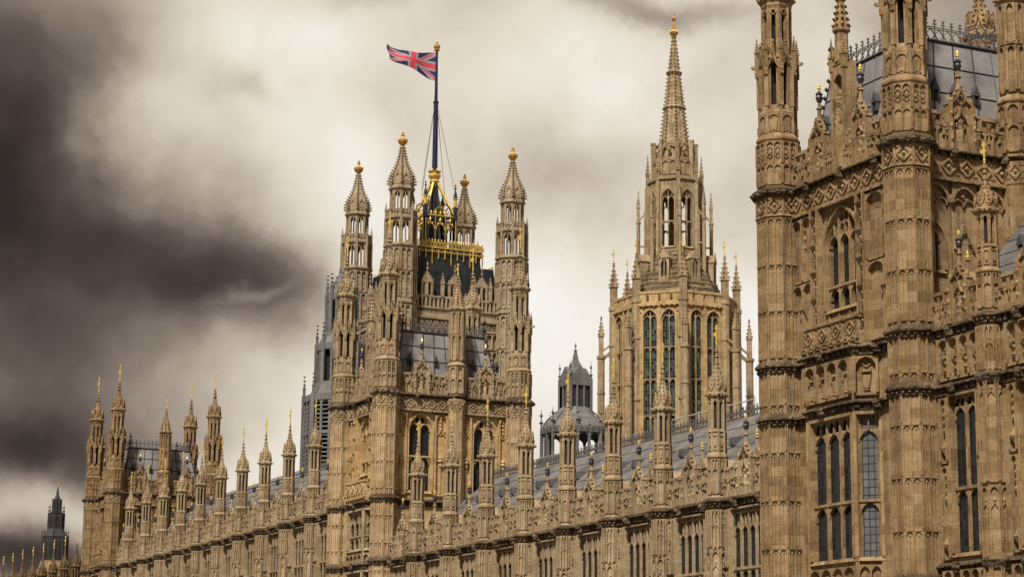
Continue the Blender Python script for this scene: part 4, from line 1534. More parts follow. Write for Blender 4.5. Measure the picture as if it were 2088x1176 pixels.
def oriel_bay(root, strings, wc, fx, fy, up, bz, lower, s, st, oriel):
    """canted bay window on the river face: panel storey between the strings, then tall windows"""
    hwf, proj = 1.42 * s, 0.62 * s
    zt = up + bz
    m = MB()
    can = proj                                   # 45 degree cants
    faces = [(fx - proj, fy - wc, 180, hwf)]
    # canted sides: centres and angles
    ch = can * sqrt(2) / 2
    faces.append((fx - proj / 2, fy - wc - hwf - can / 2, 225, ch))
    faces.append((fx - proj / 2, fy - wc + hwf + can / 2, 135, ch))
    levels = [up + bz] + [up + q for q in lower] + [0]
    ztop = up + bz
    for fi, (x, y, a, hw) in enumerate(faces):
        m.fr(x, y, a, 0)
        n = 3 if fi == 0 else 1
        for li, (zhi, zlo) in enumerate(zip(levels, levels[1:])):
            h = zhi - zlo
            if h < 3.0:                           # panel storey: heraldic panels
                m.box(-hw, hw, -0.25, 0, zlo, zhi)
                m.blind(-hw + 0.06, hw - 0.06, zlo + 0.35, zhi - 0.45, n + (1 if fi == 0 else 0), 0.14, 0.11, 0.35)
                k = n + (1 if fi == 0 else 0)
                for i in range(k):
                    c = -hw + 2 * hw * (i + 0.5) / k
                    m.hexa([(c - 0.14, 0, zlo + 0.6), (c + 0.14, 0, zlo + 0.6), (c + 0.1, 0.12, zlo + 0.55), (c - 0.1, 0.12, zlo + 0.55), (c - 0.22, 0, zlo + 1.15), (c + 0.22, 0, zlo + 1.15), (c + 0.2, 0.1, zlo + 1.15), (c - 0.2, 0.1, zlo + 1.15)])
                    m.knob(c, 0.05, zlo + 0.45, 0.2, 0.12)
                    m.diamonds(c - hw / k, c + hw / k, zhi - 0.95, zhi - 0.35, 1, 0.07, 0, 0.05)
                    m.box(c - 0.2, c + 0.2, 0, 0.2, zlo + 1.2, zlo + 1.3)
            else:
                ww = hw * 0.86
                za, zb_ = zhi - 0.55, max(zhi - 6.3, zlo + 1.0)
                masonry(m, -hw, hw, zlo, zhi, [(-ww, ww, zb_, za)], 0.3)
                tr = za - 2.9 * s if za - zb_ > 4 else za - 1.6
                build_window('window', root, 0, ww, zb_ - zhi, za - zhi - 1.15, za - zhi, n, [tr - zhi], (x, y, a, zhi), st, 'skyglass' if fi == 1 else 'glass', rect=True, dep=0.26)
                m.blind(-hw + 0.05, hw - 0.05, max(zlo, zb_ - 1.5), zb_ - 0.35, n + 1, 0.08, 0.08, 0.3)
        for zz, corn in zip(levels[:-1], strings.values()):
            corn.fr(x, y, a, zz)
            cornice(corn, -hw - 0.1, hw + 0.1, 0, 0.24, 0.4, 0.28, int(zz * 3))
        m.fr(x, y, a, 0)
        for q in (-1, 1):
            m.box(q * hw - 0.07, q * hw + 0.07, -0.05, 0.09, 0.5, zt)
    m.V += []
    build('oriel', m, st, root)


# ================================================================== THE RIVER FRONT
river_range('palace_wing', 'low nearest wing with parapet and one slim turret, in front of the cropped near tower', 45.0, 67.6, 15.66,
            [63.9, 59.2, 54.5], 'brown', roof=True, ridge=5.4, depth=10.0, turret_mat='brown', wing=True, win_lights=2)
river_range('curtain_range', 'long low range with grey roof and eight slender turrets right of the honey coloured tower', 79.3, 124.9, 10.5,
            [84.13 + 5.12 * i for i in range(8)], 'buff')
river_range('centre_range', 'taller range with ten slender pointed turrets running back to the far tower with four spires', 133.6, 191.3, 14.4,
            [138.6 + 5.33 * i for i in range(10)], 'buff')
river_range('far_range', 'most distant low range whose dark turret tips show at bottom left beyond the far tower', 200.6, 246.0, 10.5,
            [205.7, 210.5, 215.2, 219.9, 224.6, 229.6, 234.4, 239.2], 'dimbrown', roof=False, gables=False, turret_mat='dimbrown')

pavilion('pavilion_tower', 'nearest brown tower with iron crested mansard roof, cropped by the right edge of the photo', 49.6, 68.4, 11.4, 9.65, 23.45, 1.2, 15.7, ('brown', 'brown'),
         55.2, [13.4, 5.9], 73.6, blind_return=True)
pavilion('pavilion_tower', 'honey coloured four turreted tower with grey mansard roof standing in front of the flag tower', 49.7, 124.9, 9.35, 7.7, 21.2, 1.0, 14.45, ('honey', 'buff'),
         54.6, [10.5], 128.9)
pavilion('pavilion_tower', 'farthest and smallest tower of the river front with four spires and gilded vanes at left', 49.7, 191.6, 9.2, 7.7, 21.2, 1.0, 14.45, ('brown', 'brown'),
         54.3, [10.5], 195.6)


# ================================================================== CENTRAL OCTAGONAL SPIRE
def central_tower():
    cx, cy = 107.8, 190.0
    root = thing('octagonal_tower', 'octagonal tower with tall green glass windows and crocketed stone spire topped by gilt cross', 'tower', (cx, cy, GZ))
    up = -GZ
    ap = 6.0
    hw = ap * tan(pi / 8)
    body = MB()
    for k, x, y, a, h in oct_faces(ap):
        body.fr(x, y, a, up)
        ops = []
        for c in (-0.40 * hw, 0.40 * hw):
            ops.append((c - 0.68, c + 0.68, 25.0, 43.5))
        masonry(body, -h, h, -up, 44.3, ops, 0.6)
        for q in (-1, 0, 1):
            body.box(q * h * 0.90 - 0.14, q * h * 0.90 + 0.14, 0, 0.2, 20, 43.9)
        for c in (-0.40 * hw, 0.40 * hw):
            body.bar(arch_pts(c, 0.84, 42.5, 1.15, 6), 0.16, -0.02, 0.16)
            for q in (-1.0, -0.84, 0.84, 1.0):
                body.box(c + q - 0.06, c + q + 0.06, 0, 0.14, 22, 43.2)
            build_window('window', root, c, 0.68, 25.0, 42.5, 43.5, 2, [39.6, 36.2, 32.4], (x, y, a, up), 'buff', 'greenglass', dep=0.3)
        body.box(-h, h, 0, 0.25, 44.0, 44.3)
        for q in (-0.78, 0.78):
            body.blind(q * h - 0.22, q * h + 0.22, 36.5, 43.4, 1, 0.09, 0.09, 0.4)
            body.blind(q * h - 0.22, q * h + 0.22, 26.0, 36.2, 1, 0.09, 0.09, 0.4)
        n = 9
        for i in range(n):
            body.knob(-h + 2 * h * (i + 0.5) / n, 0.2, 43.95, 0.17)
    build('wall', body, 'honey', root)
    par = MB()
    for k, x, y, a, h in oct_faces(ap):
        par.fr(x, y, a, up)
        n = 4
        par.box(-h, h, -0.3, 0.05, 44.3, 44.5)
        par.box(-h, h, -0.3, 0.1, 45.3, 45.55)
        for i in range(n):
            c = -h + 2 * h * (i + 0.5) / n
            par.box(c - h / n * 0.78, c - h / n * 0.02 - 0.04, -0.25, 0.02, 44.5, 45.3)
            par.box(c + h / n * 0.02 + 0.04, c + h / n * 0.78, -0.25, 0.02, 44.5, 45.3)
            par.box(c - 0.05, c + 0.05, -0.2, 0.06, 44.5, 45.3)
    build('parapet', par, 'honey', root)
    roof = MB()
    roof.rings([(ap - 0.5, up + 44.2), (ap - 1.0, up + 45.2), (2.75, up + 50.0)])
    for i in range(10):
        q = i / 10
        r = (ap - 1.0) * (1 - q) + 2.75 * q
        roof.rings([(r + 0.09, up + 45.2 + 4.8 * q), (r - 0.02, up + 45.2 + 4.8 * q + 0.16)], cap=False)
    build('stone_roof', roof, 'mossy', root)
    for k, x, y, a, h in oct_faces(4.2):
        l = MB()
        l.fr(0, 0, a)
        l.box(-0.55, -0.3, -1.2, 0.1, -0.4, 1.9)
        l.box(0.3, 0.55, -1.2, 0.1, -0.4, 1.9)
        l.box(-0.3, 0.3, -1.2, 0.1, -0.4, 0.1)
        l.head(-0.3, 0.3, 1.3, 1.9, -1.0, 0.1)
        l.box(-0.045, 0.045, -0.2, 0.02, 0.1, 1.7)
        l.hexa([(-0.65, -1.2, 1.9), (0.65, -1.2, 1.9), (0.65, 0.18, 1.9), (-0.65, 0.18, 1.9), (-0.03, -1.2, 2.7), (0.03, -1.2, 2.7), (0.03, 0.18, 2.7), (-0.03, 0.18, 2.7)])
        l.knob(0, 0.1, 2.8, 0.1, 0.2)
        l.mi = 1
        l.quad((-0.3, -0.25, 0.1), (0.3, -0.25, 0.1), (0.3, -0.25, 1.9), (-0.3, -0.25, 1.9))
        build('lucarne', l, ['buff', 'dark'], root, (x, y, up + 47.1))
    # belfry stage: open windows, sky shows through
    bel = MB()
    ap2 = 2.6
    for k, x, y, a, h in oct_faces(ap2):
        bel.fr(x, y, a, up)
        masonry(bel, -h, h, 49.3, 57.9, [(-0.64, 0.64, 50.5, 56.4)], 0.4)
        tracery(bel, 0, 0.64, 50.5, 55.3, 56.4, 2, [53.1], 0.34, 0.10)
        bel.box(-h - 0.2, -h + 0.2, -0.1, 0.28, 47.6, 57.0)
        bel.box(-h - 0.13, -h + 0.13, 0.2, 0.42, 47.6, 54.0)
        bel.slope(-h - 0.13, -h + 0.13, 0.2, 0.42, 0.25, 54.0, 54.4)
        bel.box(-h, h, 0, 0.18, 57.5, 57.85)
        for i in range(5):
            bel.knob(-h + 2 * h * (i + 0.5) / 5, 0.15, 57.5, 0.12)
    build('belfry', bel, 'buff', root)
    crown = MB()
    ap3 = 2.05
    for k, x, y, a, h in oct_faces(ap3):
        crown.fr(x, y, a, up)
        crown.box(-h, h, -0.3, 0.02, 57.8, 59.6)
        crown.blind(-h * 0.9, h * 0.9, 58.2, 59.4, 2, 0.08, 0.08, 0.3)
        crown.box(-h - 0.14, -h + 0.14, -0.2, 0.25, 57.8, 61.2)
        crown.box(-h - 0.18, -h + 0.18, -0.24, 0.3, 61.2, 61.4)
        crown.head(-h + 0.14, h - 0.14, 60.3, 61.1, -0.25, -0.02)
        crown.box(-h, h, -0.3, 0.05, 59.5, 59.75)
        crown.knob(0, 0.05, 60.4, 0.3, 0.35)
    crown.rings([(ap3 - 0.3, up + 57.8), (ap3 - 0.4, up + 61.0)])
    build('crown', crown, 'buff', root)
    sp = MB()
    R = [(1.55, up + 59.6), (1.4, up + 61.2), (0.16, up + 73.3)]
    sp.rings(R)
    sp.crockets(R[1:], 0.42, 0.17)
    for k in range(8):                            # bead line down the middle of each face
        a = radians(45 * k)
        for i in range(24):
            zz = 61.4 + i * 0.45
            r = 1.4 - 1.24 * (zz - 61.2) / 12.1
            sp.oct_(r * cos(a), r * sin(a), up + zz, 0.07)
    for zz, r in ((65.25, 1.0), (69.2, 0.6)):
        sp.rings([(r, up + zz - 0.2), (r + 0.13, up + zz), (r, up + zz + 0.22)])
        for k in range(16):
            a = radians(22.5 * k)
            sp.oct_((r + 0.16) * cos(a), (r + 0.16) * sin(a), up + zz, 0.17)
    spire = build('spire', sp, 'buff', root)
    fm = MB()
    fm.rings([(0.18, 0), (0.26, 0.12), (0.42, 0.35), (0.46, 0.5), (0.2, 0.62), (0.16, 0.8), (0.14, 1.8), (0.24, 1.9), (0.1, 1.98)], 8, 0)
    fm.ball(0, 0, 2.12, 0.2)
    fm.rings([(0.08, 2.3), (0.06, 2.75)], 6, 0)
    fm.ball(0, 0, 2.6, 0.1)
    for k in range(8):
        fm.oct_(0.42 * cos(k * pi / 4), 0.42 * sin(k * pi / 4), 0.55, 0.12, 0.2)
    build('finial', fm, 'oldgold', spire, (0, 0, up + 73.25))
    # corner pinnacles, flying buttress piers, belfry pinnacles
    pm = MB()
    pm.rings([(0.42, 0), (0.42, up + 44.6)], 8)
    pm.rings([(0.5, up + 44.4), (0.5, up + 44.8)], 8)
    pm.pinnacle(0, 0, up + 44.6, 0.3, 2.2, 2.6)
    for zz in (27.0, 34.0, 40.5):
        pm.rings([(0.5, up + zz), (0.5, up + zz + 0.25)], 8)
    fl = MB()
    fl.rings([(0.36, 0), (0.36, up + 39.4)], 8)
    fl.rings([(0.46, up + 39.2), (0.46, up + 39.5)], 8)
    fl.rings([(0.42, up + 35.4), (0.42, up + 35.6)], 8)
    fl.pinnacle(0, 0, up + 39.4, 0.24, 2.2, 2.3)
    fl.fr(0, 0, 90)
    fl.bar([(1.7, up + 40.9), (1.25, up + 40.2), (0.7, up + 39.6), (0, up + 39.2)], 0.35, -0.15, 0.15)
    fl.bar([(1.7, up + 41.3), (0, up + 39.9)], 0.16, -0.16, 0.16)
    mp = MB()
    mp.rings([(0.19, up + 45.6), (0.19, up + 53.4)], 8)
    mp.rings([(0.25, up + 53.3), (0.25, up + 53.5)], 8)
    mp.pinnacle(0, 0, up + 53.4, 0.15, 1.5, 1.9)
    mp.fr(0, 0, 90)
    mp.bar([(1.1, up + 55.1), (0.6, up + 54.2), (0, up + 53.6)], 0.16, -0.08, 0.08)
    mp.bar([(1.1, up + 50.9), (0, up + 50.9)], 0.16, -0.08, 0.08)
    tp = MB()
    tp.pinnacle(0, 0, up + 56.4, 0.16, 1.9, 2.0)
    p0 = f0 = m0 = t0 = None
    for k in range(8):
        a = radians(22.5 + 45 * k)
        P = lambda r: (r * cos(a), r * sin(a), 0)
        if k == 0:
            p0 = build('corner_pinnacle', pm, 'buff', root, P(6.45))
            build('weather_vane', vane_mesh(1.3, 0.3), 'gold', p0, (0, 0, up + 49.3))
            f0 = build('flying_buttress', fl, 'buff', root, P(7.75))
            m0 = build('belfry_pinnacle', mp, 'buff', root, P(3.85))
            t0 = build('crown_pinnacle', tp, 'buff', root, P(2.85))
            for o in (f0, m0):
                o.rotation_euler = (0, 0, a)
        else:
            copy_tree(p0, root, P(6.45))
            for o, r in ((f0, 7.75), (m0, 3.85)):
                c = copy_tree(o, root, P(r))
                c.rotation_euler = (0, 0, a)
            copy_tree(t0, root, P(2.85))
    done = set()

    def fit(z):                                   # the drum faces stand nearer than the axis: trim their heights
        for (a, fa), (b, fb) in zip(((-99, 0.972), (45.5, 0.972), (50.0, 0.984), (58.0, 0.99), (61.5, 1.0)), ((45.5, 0.972), (50.0, 0.984), (58.0, 0.99), (61.5, 1.0), (999, 1.0))):
            if a <= z <= b:
                return z * (fa + (fb - fa) * (z - a) / (b - a))

    def trim(o, off):
        off += o.location.z
        if o.data and o.data.name not in done:
            done.add(o.data.name)
            for v in o.data.vertices:
                v.co.z = fit(v.co.z + off - up) + up - off
        for c in o.children:
            trim(c, off)
    for c in root.children:
        trim(c, 0.0)
    return root


central_tower()


# ================================================================== FLAG TOWER (the great square tower behind)
def flag_tower():
    x0, y0, Wd = 113.1, 280.0, 17.9
    root = thing('great_tower', 'tallest square tower behind with four domed turrets, black roof and gilded lantern under the flagpole', 'tower', (x0, y0, GZ))
    up = -GZ
    # turret
    m = MB()
    A, B, C = 2.1, 1.95, 1.55
    z = lambda q: up + q
    m.rings([(A, 0), (A, z(60.3)), (A * 1.1, z(60.5)), (A * 1.1, z(60.9)), (A, z(61.2)), (A, z(68.6)), (A * 1.12, z(68.9)), (A * 1.12, z(69.2)), (B, z(69.4))])
    for za, zb in ((50.5, 55), (55.3, 60.1), (61.3, 65.0), (65.3, 68.5)):
        for k, x, y, a, hw in oct_faces(A):
            m.fr(x, y, a)
            m.blind(-hw + 0.05, hw - 0.05, z(za), z(zb), 2, 0.14, 0.14, 0.5)
            for q in (-0.5, 0.5):
                m.knob(q * hw, 0.05, z(zb - 0.9), 0.16)
                m.knob(q * hw, 0.05, z(za + 0.6), 0.14)
    lantern(m, B, z(69.4), z(72.9), 0.50, 0.3, True, 2)
    m.rings([(B, z(72.8)), (B * 1.14, z(73.0)), (B * 1.14, z(73.35)), (B * 0.9, z(73.6))])
    for k, x, y, a, hw in oct_faces(B * 1.05):
        m.fr(x, y, a)
        m.box(-hw - 0.17, -hw + 0.17, -0.15, 0.2, z(69), z(73.2))
        xx, yy = m.o[0] - m.U[0] * hw + m.N[0] * 0.0, m.o[1] - m.U[1] * hw + m.N[1] * 0.0
        m.pinnacle(xx, yy, z(73.2), 0.14, 1.1, 1.3)
        m.blind(-hw + 0.1, hw - 0.1, z(73.3), z(74.3), 3, 0.08, 0.08, 0.2)
    m.rings([(B * 0.93, z(73.5)), (B * 0.93, z(74.35)), (C, z(74.5))])
    lantern(m, C, z(74.4), z(77.4), 0.40, 0.25, True, 2)
    m.rings([(C, z(77.3)), (C * 1.17, z(77.5)), (C * 1.17, z(77.8)), (C * 1.06, z(77.9))])
    for k, x, y, a, hw in oct_faces(C * 1.06):
        m.fr(x, y, a)
        m.bar([(-hw, z(78.6)), (0, z(79.9)), (hw, z(78.6))], 0.16, -0.2, 0.1)
        m.knob(0, 0.0, z(80.0), 0.14, 0.2)
        for i in range(4):
            m.knob(-hw + 2 * hw * (i + 0.5) / 4, 0.06, z(78.2), 0.13)
    R = [(C * 1.08, z(77.8)), (C * 1.12, z(78.8)), (C * 0.98, z(79.7)), (C * 0.72, z(80.7)), (C * 0.5, z(81.5)), (C * 0.35, z(82.4)), (C * 0.22, z(83.6)), (C * 0.17, z(84.4))]
    m.rings(R)
    m.crockets(R, 0.42, 0.27, 8, 22.5, 0, 0, z(78.2), z(84.0))
    fm = MB()
    fm.rings([(0.25, 0), (0.45, 0.15), (0.68, 0.5), (0.72, 0.75), (0.45, 1.0), (0.2, 1.15), (0.15, 1.35), (0.3, 1.5), (0.12, 1.7), (0.2, 1.85), (0.02, 2.1)], 10, 0)
    for k in range(8):
        fm.oct_(0.66 * cos(k * pi / 4), 0.66 * sin(k * pi / 4), 0.8, 0.16, 0.22)
    t0 = build('corner_turret', m, 'hazed', root)
    build('crown_finial', fm, 'oldgold', t0, (0, 0, z(84.3)))
    t0.location = (0, 0, 0)
    for p in ((0, Wd), (Wd, 0), (Wd, Wd)):
        copy_tree(t0, root, (p[0], p[1], 0))
    # walls, pierced parapet
    wall, par = MB(), MB()
    for x, y, a in ((0.6, Wd / 2, 180), (Wd / 2, 0.6, -90), (Wd - 0.6, Wd / 2, 0), (Wd / 2, Wd - 0.6, 90)):
        wall.fr(x, y, a, up)
        e = Wd / 2 - 1.9
        wall.box(-e, e, -0.8, 0, -up, 59.4)
        for za, zb in ((50.0, 54.8), (55.3, 57.4)):
            wall.blind(-e, e, za, zb, 14, 0.2, 0.16, 0.5)
        wall.box(-e, e, 0, 0.35, 57.6, 57.9)
        wall.diamonds(-e, e, 58.0, 58.9, 12, 0.2, 0, 0.14)
        wall.box(-e, e, 0, 0.4, 59.0, 59.4)
        par.fr(x, y, a, up)
        n = 22
        w = 2 * e / n
        par.box(-e, e, -0.4, 0, 59.4, 60.0)
        for i in range(n):
            par.quatrefoil(-e + w * (i + 0.5), 60.3, w * 0.42, -0.2, 0.05, 0.14)
        par.box(-e, e, -0.3, 0.1, 60.6, 60.8)
        par.box(-e, e, -0.3, 0.1, 62.2, 62.45)
        for i in range(n + 1):
            u = -e + w * i
            par.box(u - 0.13, u + 0.13, -0.35, 0.05, 60.0, 62.5)
            if i < n:
                par.head(u + 0.13, u + w - 0.13, 61.8, 62.2, -0.3, 0.0)
            if i % 2 == 0 and i % 4 != 2:
                par.pinnacle(par.o[0] + par.U[0] * u, par.o[1] + par.U[1] * u, up + 62.4, 0.22, 1.9, 1.7)
        for c in (-0.62, 0.0, 0.62):
            c *= e
            for q in (-0.8, 0, 0.8):
                par.box(c + q - 0.14, c + q + 0.14, -0.3, 0.06, 62.4, 64.4)
            for q in (-0.4, 0.4):
                par.head(c + q - 0.28, c + q + 0.28, 63.8, 64.4, -0.25, 0.02)
            par.hexa([(c - 1.1, -0.3, 64.4), (c + 1.1, -0.3, 64.4), (c + 1.1, 0.1, 64.4), (c - 1.1, 0.1, 64.4), (c - 0.08, -0.3, 65.8), (c + 0.08, -0.3, 65.8), (c + 0.08, 0.1, 65.8), (c - 0.08, 0.1, 65.8)])
            for q in (-1, 1):
                for k in range(3):
                    par.knob(c + q * (0.9 - 0.3 * k), 0, 64.9 + 0.4 * k, 0.13)
            par.finial(par.o[0] + par.U[0] * c, par.o[1] + par.U[1] * c, up + 65.7, 1.9, 0.22)
    build('wall', wall, 'hazed', root)
    build('parapet', par, 'hazed', root)
    # black iron roof in two tiers with gilding
    c = Wd / 2
    r = MB()

    def tier(mm, h0, za, h1, zb):
        b = len(mm.V)
        for h, zz in ((h0, za), (h1, zb)):
            mm.V += [(c - h, c - h, z(zz)), (c + h, c - h, z(zz)), (c + h, c + h, z(zz)), (c - h, c + h, z(zz))]
        for k in range(4):
            j = (k + 1) % 4
            mm.f(b + k, b + j, b + 4 + j, b + 4 + k)
        mm.f(b + 4, b + 5, b + 6, b + 7)
    tier(r, 7.6, 60.0, 6.9, 67.6)
    tier(r, 6.2, 60.0, 5.3, 69.9)
    tier(r, 5.5, 69.9, 5.6, 70.3)
    for k in range(4):
        r.fr(c + [0, 0, 1, -1][k] * 7.2, c + [-1, 1, 0, 0][k] * 7.2, [-90, 90, 0, 180][k], up)
        for i in range(14):
            u = -6.6 + 13.2 * i / 13
            r.hexa([(u - 0.08, -0.2, 60), (u + 0.08, -0.2, 60), (u + 0.08, 0.5, 60), (u - 0.08, 0.5, 60), (u - 0.08, -0.4, 67.6), (u + 0.08, -0.4, 67.6), (u + 0.08, -0.2, 67.6), (u - 0.08, -0.2, 67.6)])
    build('iron_roof', r, 'blackiron', root)
    gal = MB()
    crs = MB()
    for k in range(4):
        a = [-90, 90, 0, 180][k]
        dx, dy = [0, 0, 1, -1][k], [-1, 1, 0, 0][k]
        crs.fr(c + dx * 6.9, c + dy * 6.9, a, up + 67.6)
        for i in range(30 if k in (1, 2) else 0):
            if i == 0:
                crs.bar([(-6.9, 0.1), (6.9, 0.1)], 0.14, -0.06, 0.06)
            u = -6.9 + 13.8 * (i + 0.5) / 30
            crs.bar([(u, 0), (u, 0.5)], 0.08, -0.04, 0.04)
            crs.knob(u, 0, 0.5, 0.16, 0.2)
        gal.fr(c + dx * 5.6, c + dy * 5.6, a, up)
        gal.bar([(-5.6, 70.35), (5.6, 70.35)], 0.16, -0.05, 0.1)
        gal.bar([(-5.6, 71.2), (5.6, 71.2)], 0.12, -0.05, 0.08)
        for i in range(23):
            u = -5.6 + 11.2 * i / 22
            gal.bar([(u, 70.3), (u + 0.25, 70.8), (u, 71.2)], 0.1, -0.04, 0.05)
            gal.bar([(u, 70.3), (u - 0.25, 70.8), (u, 71.2)], 0.1, -0.04, 0.05)
            gal.knob(u, 0, 71.45, 0.13, 0.25)
            if i % 2 == 0:                        # gilded drops under the gallery
                long = 2.6 if i % 6 == 0 else 1.3
                gal.bar([(u, 70.1), (u, 70.1 - long)], 0.13, -0.02, 0.14)
                gal.knob(u, 0.06, 70.1 - long, 0.11, 0.22)
            gal.bar([(u - 0.25, 69.95), (u, 69.6), (u + 0.25, 69.95)], 0.13, 0.0, 0.12)
    build('roof_cresting', crs, 'gold', root)
    build('gallery', gal, 'gilding', root)
    # lantern
    h = 2.45
    ln, lg = MB(), MB()
    for k in range(4):
        a = [-90, 90, 0, 180][k]
        dx, dy = [0, 0, 1, -1][k], [-1, 1, 0, 0][k]
        ln.fr(c + dx * h, c + dy * h, a, up)
        lg.fr(c + dx * h, c + dy * h, a, up)
        for u in (-h, -h / 3, h / 3, h):
            w = 0.28 if abs(u) == h else 0.12
            ln.box(u - w, u + w, -w, w, 70.2, 76.2)
            lg.box(u - w * 0.35, u + w * 0.35, w, w + 0.05, 70.6, 76.0)
        for i in range(3):
            u0 = -h + 2 * h * i / 3
            ar = arch_pts(u0 + h / 3, h / 3 - 0.1, 74.0, 0.9, 4)
            lg.bar(ar, 0.14, -0.08, 0.16)
            lg.knob(u0 + h / 3, 0.1, 75.4, 0.2, 0.55)
            for q in (-0.35, 0.35):
                lg.knob(u0 + h / 3 + q, 0.12, 74.8, 0.16, 0.25)
        ln.box(-h, h, -0.12, 0.12, 75.6, 76.0)
        lg.bar([(-h, 76.1), (h, 76.1)], 0.16, 0.1, 0.2)
        ln.bar(arch_pts(0, h * 0.8, 76.2, 2.0, 6), 0.14, -0.08, 0.04)
        lg.bar(arch_pts(0, h * 0.45, 76.2, 1.3, 4), 0.1, -0.02, 0.08)
        for u in (-1.5, -0.75, 0, 0.75, 1.5):
            lg.knob(u, 0.1, 76.5, 0.16, 0.4)
    for sx in (-1, 1):
        for sy in (-1, 1):
            P, Q = Vector((c + sx * h, c + sy * h, z(76.0))), Vector((c + sx * 0.3, c + sy * 0.3, z(81.9)))
            lg.tube(P, Q, 0.22, 5)
            for i in range(14):
                p = P.lerp(Q, (i + 0.5) / 14)
                lg.oct_(p.x + sx * 0.12, p.y + sy * 0.12, p.z + 0.1, 0.13, 0.16)
            ln.rings([(0.34, z(75.5)), (0.34, z(77.6)), (0.26, z(77.7))], 8, 22.5, P.x, P.y)
            lg.rings([(0.22, z(77.6)), (0.22, z(78.8)), (0.36, z(78.9)), (0.3, z(79.0))], 8, 22.5, P.x, P.y)
            ln.rings([(0.32, z(79.0)), (0.22, z(79.7)), (0.1, z(80.2))], 8, 22.5, P.x, P.y)
            ln.finial(P.x, P.y, z(80.2), 1.2, 0.22)
    ln.rings([(1.15, z(70.2)), (0.85, z(76)), (0.5, z(81.8))], 8, 22.5, c, c)
    lant = build('roof_lantern', ln, 'blackiron', root)
    build('gilding', lg, 'gilding', lant)
    # flagpole, crown, ropes
    fp = thing('flagpole', 'navy flagpole with gilded crown at its foot and gilded finial, rising from the tallest tower', 'flagpole', (x0 + c, y0 + c, 81.7))
    pole = MB()
    pole.rings([(0.42, 1.9), (0.34, 12.6), (0.42, 12.7), (0.42, 12.95), (0.25, 13.0), (0.17, 21.0)], 10, 0)
    build('pole', pole, 'pole', fp)
    cw = MB()
    cw.rings([(0.55, -1.2), (0.5, 0.0), (0.75, 0.25), (0.62, 0.5), (0.85, 1.0), (0.85, 1.35), (0.7, 1.5), (0.95, 1.8), (0.6, 1.95), (0.4, 2.0)], 12, 0)
    for k in range(8):
        cw.oct_(0.92 * cos(k * pi / 4), 0.92 * sin(k * pi / 4), 1.95, 0.13, 0.3)
        cw.oct_(0.86 * cos(k * pi / 4 + 0.4), 0.86 * sin(k * pi / 4 + 0.4), 1.15, 0.16, 0.2)
    build('crown', cw, 'gilding', fp)
    fn = MB()
    fn.rings([(0.18, 0), (0.42, 0.1), (0.45, 0.25), (0.3, 0.35), (0.48, 0.6), (0.5, 0.85), (0.3, 1.1), (0.12, 1.25), (0.2, 1.4), (0.03, 1.7)], 10, 0)
    build('finial', fn, 'oldgold', fp, (0, 0, 21.0))
    for (tx, ty, tz) in ((-2.6, -1.2, -1.6), (-1.0, 2.6, -1.6), (2.3, 1.3, -1.6), (2.9, -1.6, -2.2)):
        wr = MB()
        wr.tube((0.2 * (1 if tx > 0 else -1), 0, 12.4), (tx, ty, tz), 0.045, 5)
        build('guy_rope', wr, 'wire', fp)
    # the flag
    F = MB()
    nx, nz = 120, 64
    L = 7.55
    idx = []
    for i in range(nx + 1):
        s = i / nx
        x = -L * (s - 0.03 * sin(s * 6))
        y = 0.9 * s + 0.42 * sin(s * 9.5) * (0.25 + 0.75 * s)
        top = 20.75 - 0.25 * sin(s * pi) + 1.0 * max(0, s - 0.72) / 0.28 * 0.7 + 0.10 * sin(s * 11)
        bot = 16.15 + 3.0 * s - 0.15 * sin(s * 8)
        row = []
        for j in range(nz + 1):
            t = j / nz
            F.V.append((x - 0.1 + 0.18 * sin(t * 5 + s * 7) * s, y + 0.25 * sin(t * 4 + s * 5) * s, bot + (top - bot) * t))
            row.append(len(F.V) - 1)
        idx.append(row)

    def colour(u, v):
        """union flag, u 0..2 from hoist, v 0..1"""
        x, y = u - 1.0, v - 0.5
        if abs(x) < 0.1 or abs(y) < 0.1:
            return 0
        if abs(x) < 0.167 or abs(y) < 0.167:
            return 2
        n = sqrt(5)
        d1 = (x - 2 * y) / n
        d2 = (x + 2 * y) / n
        # counterchanged red saltire
        for d, cross in ((d1, 1), (d2, -1)):
            sgn = 1 if (x > 0) == (cross > 0) else -1
            if abs(d) < 0.1:
                e = d * (1 if x > 0 else -1) * cross
                return 0 if 0 < e < 0.067 else 2
        return 1
    for i in range(nx):
        for j in range(nz):
            F.mi = colour(2 * (i + 0.5) / nx, (j + 0.5) / nz)
            F.f(idx[i][j], idx[i + 1][j], idx[i + 1][j + 1], idx[i][j + 1])
    fl = build('flag', F, ['red', 'navy', 'white'], None, (x0 + c, y0 + c, 81.7), True)
    tag(fl, 'red, white and blue flag with crossed diagonals flying to the left from the tall pole', 'flag')


flag_tower()


